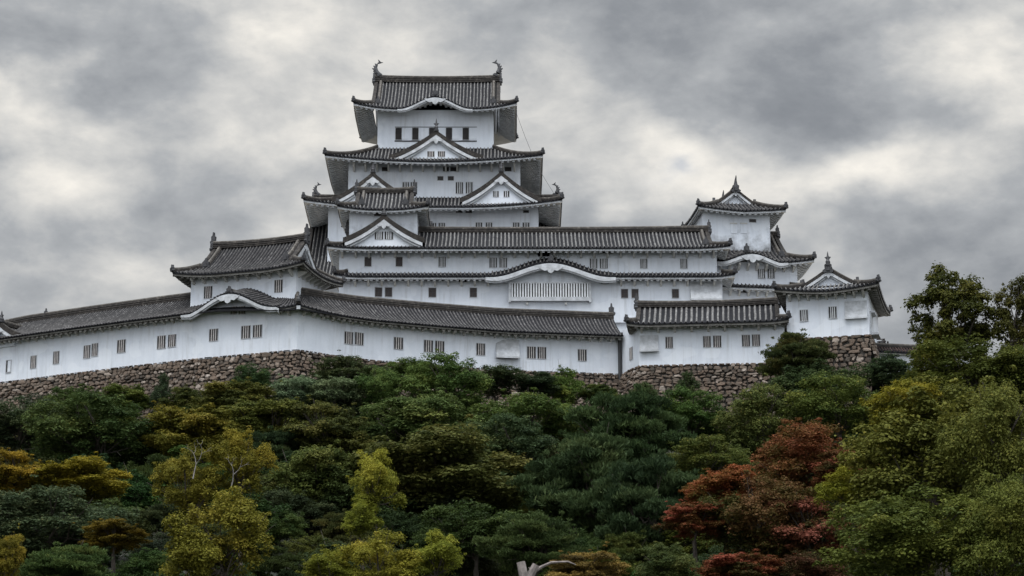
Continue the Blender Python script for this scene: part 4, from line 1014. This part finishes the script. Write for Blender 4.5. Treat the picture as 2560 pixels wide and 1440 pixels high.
# ================================================================== TREES
NR = np.random.default_rng(11)
def crown_mesh(name, kind, seed):
    g = np.random.default_rng(seed)
    # lobes, lobe size, sub-puffs per lobe, sub-puff size, leaves per sub-puff, leaf half length, flattening
    cfg = dict(round=(20, .37, 11, .150, 150, .023, .9), cumulus=(15, .32, 10, .150, 165, .024, 1.05), spray=(32, .31, 11, .135, 130, .024, .66), pine=(32, .29, 10, .13, 110, .048, .5),
               airy=(22, .25, 8, .115, 105, .027, .85), shrub=(13, .42, 11, .17, 110, .032, .9), silver=(22, .33, 11, .145, 130, .026, .85))
    nlb, lr, nsp, pr, nl, ls, fl = cfg[kind]
    Lb = []; tries = 0
    while len(Lb) < nlb and tries < 4000:
        tries += 1
        q = g.normal(size=3); q /= np.linalg.norm(q)
        if q[2] < -.6 and g.random() < .7: continue
        c = q * (g.uniform(.25, .55) if g.random() < .25 else g.uniform(.52, .78))
        if any(np.linalg.norm(c - p) < lr * .80 for p in Lb) and tries < 3000: continue
        Lb.append(c)
    P = []; rad = []; pt = []
    for c in Lb:
        r = lr * g.uniform(.65, 1.2); tl = g.normal(0, .17)
        for _ in range(int(nsp * (r / lr) ** 1.3) + 3):
            q = g.normal(size=3); q[2] = abs(q[2]) * .9 - .25 if g.random() < .8 else q[2]; q /= np.linalg.norm(q)
            P.append(c + q * r * g.uniform(.72, 1.05) * np.array((1, 1, fl))); rad.append(pr * g.uniform(.6, 1.3)); pt.append(tl + g.normal(0, .07))
    for _ in range(int(len(P) * .28)):                                  # ragged sprigs standing out of the outline
        b = P[g.integers(len(P))]; q = b / np.linalg.norm(b)
        if q[2] < -.3: continue
        P.append(b + (q + np.array((0, 0, .35)) + g.normal(0, .3, 3)) * g.uniform(.05, .09 if kind == 'airy' else .2)); rad.append(pr * g.uniform(.28, .5)); pt.append(g.normal(.08, .12))
    P = np.array(P); rad = np.array(rad); pt = np.array(pt)
    V = []; T = []
    for c, r, tt in zip(P, rad, pt):
        n = int(nl * (r / pr) ** 1.5)
        d = g.normal(size=(n, 3)); d /= np.linalg.norm(d, axis=1)[:, None]
        d[:, 2] = np.where(g.random(n) < .75, np.abs(d[:, 2]) * .95 - .12, d[:, 2])
        rr = r * np.clip(g.normal(.88, .22, n), .1, 1.6)
        pos = c + d * rr[:, None] * np.array((1, 1, .5 + .5 * fl))
        nrm = d * .6 + np.array((0, 0, .6)) + g.normal(size=(n, 3)) * .30
        nrm /= np.linalg.norm(nrm, axis=1)[:, None]
        a = np.cross(nrm, g.normal(size=(n, 3))); a /= np.linalg.norm(a, axis=1)[:, None]; b = np.cross(nrm, a)
        L = ls * g.uniform(.6, 1.35, n)[:, None]; wd = .62
        if kind == 'pine':
            a = d * .5 + np.array((0, 0, .9)) + g.normal(size=(n, 3)) * .45; a /= np.linalg.norm(a, axis=1)[:, None]
            b = np.cross(a, g.normal(size=(n, 3))); b /= np.linalg.norm(b, axis=1)[:, None]; wd = .22
        fold = nrm * L * .22
        V.append(np.stack([pos - a * L, pos + b * L * wd + fold, pos + a * L, pos - b * L * wd + fold], 1))
        t = .42 + (1.5 if kind == 'spray' else 1.0) * tt + g.normal(0, .06, n) + (g.random(n) < .07) * g.uniform(.15, .5, n)
        T.append(np.repeat(np.clip(t, 0, 1), 4))
    V = np.concatenate(V).reshape(-1, 3); T = np.concatenate(T); nv = len(V)
    me = bpy.data.meshes.new(name); me.vertices.add(nv); me.vertices.foreach_set('co', V.ravel())
    me.loops.add(nv); me.loops.foreach_set('vertex_index', np.arange(nv, dtype=np.int32))
    me.polygons.add(nv // 4); me.polygons.foreach_set('loop_start', np.arange(0, nv, 4, dtype=np.int32)); me.polygons.foreach_set('loop_total', np.full(nv // 4, 4, dtype=np.int32))
    me.materials.append(M['l_green']); me.update(calc_edges=True); me.validate()
    at_ = me.attributes.new('tint', 'FLOAT', 'POINT'); at_.data.foreach_set('value', T.astype(np.float32))
    # limbs reaching from the stem into the clumps
    mb = MB(); lean = g.normal(0, .08, 2)
    mb.tube([(0, 0, -.95), (lean[0], lean[1], -.5), (lean[0] * 1.5, lean[1] * 1.5, .1)], [.034, .03, .022], 7)
    for i in g.choice(len(P), min(20, len(P)), replace=False):
        s = np.array((lean[0], lean[1], g.uniform(-.7, -.1))); e = P[i] * .97; m = (s + e) / 2 + g.normal(0, .06, 3) + np.array((0, 0, -.06))
        mb.tube([tuple(s), tuple(m), tuple(e)], [.020, .014, .006], 5)
        f = e + g.normal(0, .14, 3); mb.tube([tuple(m), tuple((m + f) / 2 + g.normal(0, .03, 3)), tuple(f)], [.010, .008, .004], 4)
    return me, mb.mesh('limbs', [M['bark']])
PROTO = {}
for kind, n in (('round', 3), ('cumulus', 3), ('spray', 3), ('pine', 2), ('airy', 2), ('shrub', 2), ('silver', 1)):
    PROTO[kind] = [crown_mesh('crown', kind, 100 + 17 * i + len(kind) * 3) for i in range(n)]
CNT = {}
def tree(name, label, kind, mat, cx, cy, rx, ry, Y=None, col=(1, 1, 1), group=None, cat='tree', hc=None, bark=None, fat=1.0):
    """crown centre and half sizes given in photo pixels; Y = real distance (else found on the slope)"""
    rx *= 1.10; cy += .22 * ry; ry *= 1.22
    if Y is None:
        r = ray(cx, cy); best = 150
        for y in np.arange(90, 216, .5):
            k = y / r[1]; z = EYE + r[2] * k; s = ry / FPX * k
            if ground(r[0] * k, y) > z - s * 1.0: best = y; break
        Y = best
    r = ray(cx, cy); k = Y / r[1]; x, y, z = r[0] * k, Y, EYE + r[2] * k
    sx, sz = rx / FPX * k * 1.03, ry / FPX * k * 1.05
    i = CNT.get(kind, 0); CNT[kind] = i + 1; cm, tm = PROTO[kind][i % len(PROTO[kind])]
    zg = min(ground(x, y), z - sz * 1.05)
    o = bpy.data.objects.new(name, None); COL.objects.link(o); o.location = (x, y, zg); tag(o, label, cat, group)
    rot = R.uniform(0, 6.28); dep = (sx * .6 + min(sx, sz * 1.4) * .4) * fat
    h = z - zg; r0 = .03 * sx + .07; tb = MB()
    tb.tube([(0, 0, -.5), (.02 * h, 0, (h - sz * .9) * .5), (0, 0, h - sz * .85)] if h > sz else [(0, 0, -.3), (0, 0, h - sz * .5)], [r0 * 1.5, r0 * 1.1, r0 * .9] if h > sz else [r0 * 1.2, r0], 8)
    tr = link('trunk', tb.mesh('trunk', [M[bark or 'bark']]), o)
    li = link('limbs', tm, tr); c = link('crown', cm, o)
    for q in (li, c): q.location = (0, 0, h); q.rotation_euler = (0, 0, rot); q.scale = (sx, sx, sz)
    if bark: li.material_slots[0].link = 'OBJECT'; li.material_slots[0].material = M[bark]
    c.material_slots[0].link = 'OBJECT'; c.material_slots[0].material = M[mat]
    c.color = (*[v * R.uniform(.93, 1.07) for v in col], 1)
    return o
TR = [  # name, label, kind, material, cx, cy, rx, ry, Y, colour
 ('shrub', 'feathery dark shrub against the stone base between right wing and gate tower', 'pine', 'l_green', 1985, 885, 88, 54, 203, (.75, .66, .8)),
 ('shrub', 'dark evergreen shrub directly beneath the feathery shrub at the right stone wall', 'round', 'l_dark', 2040, 968, 110, 60, 200, (.9, 1, .9)),
 ('evergreen_tree', 'round green tree with yellowish rim below the right wing stone wall', 'round', 'l_green', 1905, 1045, 102, 92, 188, (1.15, 1.05, .9)),
 ('evergreen_tree', 'broad green tree with pale yellowish top below the gate tower', 'round', 'l_green', 2100, 1015, 125, 80, 186, (1.35, 1.15, .95)),
 ('shrub', 'dark bushes in front of the short parapet wall on the right', 'shrub', 'l_dark', 2250, 930, 95, 40, 203, (1, 1, 1)),
 ('evergreen_tree', 'big round green crown touching the stone wall below the curved gallery', 'round', 'l_green', 1120, 965, 100, 72, 196, (1.15, 1.2, 1.1)),
 ('shrub', 'dark green shrub with upright sprigs against the white gallery wall', 'round', 'l_dark', 868, 928, 78, 40, 201, (1.1, 1.1, 1)),
 ('shrub', 'small dark rounded bush at the gallery foot, left of the big round crown', 'shrub', 'l_green', 1030, 930, 62, 34, 201, (.8, .9, .8)),
 ('shrub', 'bright green rounded bush in front of the gallery wall below its right end', 'shrub', 'l_green', 1420, 965, 48, 44, 205, (1.15, 1.35, .9)),
 ('shrub', 'mid green bush at the gallery foot under the double windows', 'shrub', 'l_green', 960, 945, 66, 34, 202, (.75, .85, .8)),
 ('shrub', 'low dark bush on the stone wall between the gallery hatch and the bright bush', 'shrub', 'l_dark', 1345, 962, 60, 26, 204, (.9, 1, .9)),
 ('shrub', 'olive shrub hanging on the stone wall left of the drainpipe', 'spray', 'l_olive', 1500, 985, 50, 26, 206, (.6, .8, .8)),
 ('shrub', 'small dark tuft on the stone wall just right of the drainpipe', 'shrub', 'l_dark', 1605, 985, 34, 30, 204, (.9, 1, .9)),
 ('shrub', 'dark tuft growing in the middle of the right wing stone wall', 'shrub', 'l_dark', 1718, 965, 26, 32, 205, (.9, 1.05, .9)),
 ('shrub', 'very dark spreading bush below the gallery hatch', 'shrub', 'l_dark', 1240, 950, 80, 34, 204, (.8, .85, .8)),
 ('shrub', 'dark bush climbing the brown stone wall left of the corner', 'round', 'l_dark', 632, 945, 46, 40, 201, (.9, 1, .9)),
 ('conifer', 'narrow dark conical bush against the left stone wall', 'shrub', 'l_dark', 398, 985, 28, 48, 202, (.8, .95, .9)),
 ('shrub', 'olive bush growing on the left stone wall, left of the conical bush', 'spray', 'l_olive', 310, 1000, 62, 42, 202, (.75, .95, .9)),
 ('evergreen_tree', 'dark green tree at the foot of the left stone wall', 'round', 'l_green', 190, 1020, 92, 52, 200, (.75, .8, .75)),
 ('evergreen_tree', 'silvery leaved tree just below the wall corner', 'silver', 'l_silver', 745, 985, 72, 48, 198, (.85, .95, .95)),
 ('evergreen_tree', 'pale grey green crown right of the silvery tree', 'silver', 'l_silver', 845, 985, 76, 44, 197, (.9, .92, .8)),
 ('evergreen_tree', 'mid green tree between the pale crown and the big round crown', 'round', 'l_green', 945, 965, 56, 52, 197, (.95, 1.2, 1.1)),
 ('olive_tree', 'yellowish olive tree in front of the left stone wall near the corner', 'spray', 'l_olive', 590, 1000, 100, 52, 195, (.95, 1, .9)),
 ('olive_tree', 'dull olive shrubby tree right of the conical bush', 'spray', 'l_olive', 470, 1005, 60, 42, 198, (.6, .7, .7)),
 ('evergreen_tree', 'dark green tree low at the left photo edge below the stone wall', 'round', 'l_dark', 50, 1055, 110, 66, 193, (1, 1, 1)),
 ('evergreen_tree', 'large dark green tree beneath the left stone wall', 'round', 'l_green', 235, 1085, 150, 88, 183, (.75, .85, .75)),
 ('olive_tree', 'yellow tinged olive tree in the middle of the left slope', 'spray', 'l_olive', 480, 1085, 125, 74, 182, (1.25, 1.1, .8)),
 ('olive_tree', 'wide olive green tree below the silvery tree', 'spray', 'l_olive', 660, 1060, 120, 66, 185, (.95, 1, .9)),
 ('olive_tree', 'dark olive tree left of the great brown domed tree', 'spray', 'l_olive', 815, 1080, 110, 76, 182, (.75, .8, .85)),
 ('evergreen_tree', 'dark grey green tree in the centre below the big round crown', 'silver', 'l_green', 1060, 1050, 125, 72, 184, (1.1, 1.15, 1.2)),
 ('autumn_tree', 'great domed olive brown tree in the centre of the slope', 'spray', 'l_olive', 1090, 1180, 235, 112, 168, (.76, .88, .85)),
 ('olive_tree', 'olive tree low left of the great brown domed tree', 'spray', 'l_olive', 790, 1195, 112, 96, 165, (.72, .85, .8)),
 ('pine_tree', 'tall dark pine below the inner corner of the gallery walls', 'pine', 'l_pine', 1565, 1080, 150, 105, 178, (1, 1, 1)),
 ('pine_tree', 'wide blue green pine in the middle right of the slope', 'pine', 'l_pine', 1480, 1200, 165, 120, 164, (1, 1, 1.05)),
 ('pine_tree', 'dark pine left of the red maple', 'pine', 'l_pine', 1620, 1250, 135, 115, 158, (.85, .9, .95)),
 ('evergreen_tree', 'low green tree beneath the bright bush below the gallery', 'round', 'l_green', 1330, 1040, 130, 66, 188, (1.05, 1.2, .95)),
 ('evergreen_tree', 'green tree beneath the right wing stone wall, left of the yellow rimmed tree', 'round', 'l_green', 1720, 1035, 105, 62, 192, (.9, 1.05, .9)),
 ('evergreen_tree', 'dark green tree above the great brown domed tree on its right', 'round', 'l_dark', 1270, 1120, 110, 72, 176, (1.1, 1.25, 1.1)),
 ('camphor_tree', 'bright yellow green leaning tree in front of the great brown dome', 'cumulus', 'l_yg', 940, 1205, 66, 76, 128, (.95, .98, .9)),
 ('camphor_tree', 'lower yellow green clump under the bright leaning tree', 'cumulus', 'l_yg', 905, 1290, 58, 48, 127, (.8, .88, .8)),
 ('camphor_tree', 'yellow green tree with bare pale twigs in the left middle', 'cumulus', 'l_yg', 470, 1205, 88, 80, 132, (.7, .74, .7)),
 ('camphor_tree', 'slim yellow green tree with bare twigs right of the twiggy tree', 'cumulus', 'l_yg', 600, 1160, 72, 78, 133, (.72, .76, .7)),
 ('camphor_tree', 'large yellow green tree in the lower left foreground', 'cumulus', 'l_yg', 545, 1350, 132, 112, 118, (.62, .68, .62)),
 ('autumn_tree', 'bright yellow tree at the left photo edge', 'spray', 'l_yellow', 25, 1180, 80, 56, 150, (.95, .9, .85)),
 ('autumn_tree', 'golden yellow flat topped tree right of the yellow edge tree', 'spray', 'l_yellow', 200, 1195, 120, 52, 150, (.85, .88, .8)),
 ('autumn_tree', 'small yellowish brown tree low on the left slope', 'spray', 'l_yellow', 285, 1335, 78, 40, 132, (.55, .52, .6)),
 ('evergreen_tree', 'dark bluish tree below the golden trees on the left', 'round', 'l_dark', 130, 1300, 170, 88, 140, (1, 1, 1.15)),
 ('conifer', 'grey green upright conifer at the lower left', 'pine', 'l_green', 190, 1425, 130, 66, 112, (.9, .95, .95)),
 ('autumn_tree', 'small yellowish bush in the lower left photo corner', 'spray', 'l_yg', 22, 1390, 40, 60, 108, (.8, .7, .7)),
 ('camphor_tree', 'yellow green tree crown at the bottom edge under the leaning tree', 'cumulus', 'l_yg', 950, 1410, 112, 76, 104, (.85, .85, .8)),
 ('camphor_tree', 'bright green rounded crown at the bottom edge, right of the yellow crown', 'cumulus', 'l_yg', 1090, 1395, 66, 58, 105, (.72, .92, .8)),
 ('camphor_tree', 'dull yellow green clump at the bottom edge, left of the yellow crown', 'cumulus', 'l_yg', 830, 1430, 80, 46, 104, (.7, .75, .7)),
 ('evergreen_tree', 'dark olive tree beneath the great brown dome', 'round', 'l_olive', 1190, 1325, 135, 76, 144, (.55, .72, .8)),
 ('pine_tree', 'low dark pine at the bottom centre right', 'pine', 'l_pine', 1330, 1350, 120, 70, 130, (1.1, 1.05, .95)),
 ('maple_tree', 'red maple with the tallest reddish crown at the right of the slope', 'round', 'l_red', 1990, 1150, 130, 88, 128, (.9, .9, .9)),
 ('maple_tree', 'orange red maple branch crown left of the tallest red maple', 'spray', 'l_red', 1810, 1225, 98, 66, 126, (1.05, 1, .85)),
 ('maple_tree', 'small bright red maple spray furthest left among the maples', 'spray', 'l_red', 1735, 1295, 82, 44, 124, (1.0, .9, .95)),
 ('maple_tree', 'brownish maple with dark green inner leaves below the red crowns', 'round', 'l_red', 1900, 1285, 135, 105, 124, (.62, .85, .72)),
 ('maple_tree', 'dusky red maple crown beside the yellow green tree, lower right', 'spray', 'l_red', 2025, 1335, 120, 95, 122.5, (.75, .72, .85)),
 ('maple_tree', 'rusty brown crown between the tallest red maple and the yellow green clump', 'spray', 'l_red', 2120, 1180, 95, 62, 125, (.75, .72, .8)),
 ('maple_tree', 'low dark brown maple at the bottom edge below the dusky crown', 'round', 'l_red', 1990, 1435, 130, 56, 118, (.5, .62, .7)),
 ('maple_tree', 'red maple tip at the bottom edge', 'spray', 'l_red', 1850, 1425, 110, 48, 116, (.9, .75, .8)),
 ('broadleaf_tree', 'big olive green tree filling the right foreground', 'round', 'l_olive', 2330, 1130, 215, 165, 98, (1.2, 1.25, .95)),
 ('broadleaf_tree', 'olive yellow tree top left of the big right tree', 'cumulus', 'l_yg', 2270, 1015, 100, 66, 100, (.72, .74, .62)),
 ('broadleaf_tree', 'mid green tree at the right photo edge', 'round', 'l_olive', 2490, 1100, 130, 160, 94, (1.1, 1.2, .95)),
 ('broadleaf_tree', 'light yellow green clump between the maple and the big right tree', 'cumulus', 'l_yg', 2130, 1235, 86, 60, 99, (.66, .74, .6)),
 ('broadleaf_tree', 'olive green foliage at the bottom right', 'round', 'l_olive', 2290, 1340, 215, 130, 92, (1.05, 1.12, .9)),
 ('broadleaf_tree', 'grey green crown in the bottom right photo corner', 'round', 'l_olive', 2500, 1340, 130, 140, 88, (1.05, 1.15, 1.0)),
 ('broadleaf_tree', 'tall airy tree with sky showing through its brown green top at the right', 'airy', 'l_olive', 2395, 790, 125, 125, 108, (.66, .68, .6)),
 ('broadleaf_tree', 'airy dark crown at the right photo edge beside the tall airy tree', 'airy', 'l_olive', 2545, 800, 78, 105, 106, (.64, .58, .55)),
 ('broadleaf_tree', 'yellow green crown between the parapet wall and the dense olive crown', 'cumulus', 'l_yg', 2330, 935, 66, 70, 106, (.52, .56, .55)),
 ('broadleaf_tree', 'olive crown at the right photo edge under the airy dark crown', 'round', 'l_olive', 2550, 950, 90, 100, 103, (.8, .8, .7)),
 ('broadleaf_tree', 'dense olive crown under the airy tree tops at the right', 'round', 'l_olive', 2440, 930, 165, 100, 104, (.80, .85, .7)),
 ('autumn_tree', 'orange brown wispy tree at the bottom edge beside the bare stump', 'spray', 'l_orange', 1465, 1425, 92, 52, 104, (.95, .95, 1)),
 ('evergreen_tree', 'mid green bush at the bottom edge left of the red maple tip', 'round', 'l_green', 1680, 1420, 85, 56, 112, (1.05, 1, .9)),
 ('evergreen_tree', 'green tree with yellow tips between the dark pine and the maple', 'round', 'l_green', 1770, 1140, 90, 56, 160, (1.1, 1, .85)),
]
for t in TR:
    o = tree(t[0], t[1], t[2], t[3], t[4], t[5], t[6], t[7], t[8], t[9], cat='shrub' if t[0] == 'shrub' else 'tree', bark=None)
# understorey: dark evergreens between the named crowns
lim = lambda px: float(np.interp(px, [0, 200, 450, 745, 900, 1250, 1500, 1620, 1960, 2200, 2560], [1050, 1010, 985, 960, 950, 985, 1020, 1020, 1010, 960, 960]))
k = 0
for row in range(11):
    for i in range(-2, 20):
        px = -60 + 165 * i + (row % 2) * 80 + R.uniform(-35, 35)
        ry = R.uniform(44, 64); rx = ry * R.uniform(1.25, 1.75)
        py = 1005 + 47 * row + R.uniform(-16, 16)
        if py - ry < lim(px) + 8: continue
        tree('evergreen_tree', 'dark green evergreen in the close understorey filling the castle hillside', R.choice(('round', 'round', 'shrub', 'pine')), R.choice(('l_dark', 'l_green', 'l_green', 'l_pine', 'l_olive')), px, py, rx, ry, None,
             (R.uniform(.55, .9), R.uniform(.65, .9), R.uniform(.6, .85)), group='dark evergreens filling the castle hillside'); k += 1
# bare pale stump at the bottom edge
p = at(1312, 1440, 100); St = Bld('bare_stump', 'pale cut forked trunk with one bare crooked branch at the bottom edge', 'tree stump', (p[0], p[1], ground(p[0], p[1])))
q = lambda px, py: tuple(a - b for a, b in zip(at(px, py, 100), St.O))
mb = MB(); mb.tube([q(1312, 1620), q(1313, 1450)], [.34, .26], 9); mb.tube([q(1313, 1455), q(1302, 1405)], [.22, .2], 9); mb.tube([q(1318, 1455), q(1340, 1412)], [.2, .17], 9)
St.part('trunk', mb, ['palebark']); mb = MB()
mb.tube([q(1322, 1438), q(1352, 1418), q(1378, 1406), q(1420, 1404), q(1440, 1412)], [.10, .08, .06, .045, .02], 6); mb.tube([q(1330, 1432), q(1322, 1418)], [.05, .02], 5)
St.part('branch', mb, ['palebark'])
# bare twigs standing out of the twiggy trees
for (bx, by, Y, lb, sc_) in ((490, 1145, 131, 'bare pale forked twigs rising from the left yellow green tree', 1.0), (585, 1165, 132, 'bare white branch showing in the slim yellow green tree', .8)):
    B = Bld('bare_branch', lb, 'branch', at(bx, by + 60, Y)); mb = MB(); rr = random.Random(bx)
    def tw(p, a, l, r, n):
        e = (p[0] + l * sin(a), p[1] + rr.uniform(-.15, .15), p[2] + l * cos(a)); m = ((p[0] + e[0]) / 2 + rr.uniform(-.08, .08), (p[1] + e[1]) / 2, (p[2] + e[2]) / 2)
        mb.tube([p, m, e], [r, r * .8, r * .6], 5)
        if n:
            for s in (-1, 1): tw(e, a + s * rr.uniform(.25, .6), l * rr.uniform(.6, .85), r * .6, n - 1)
    tw((0, -1.3, 0), .15, .9 * sc_, .045, 3); B.part('twigs', mb, ['greybark'])
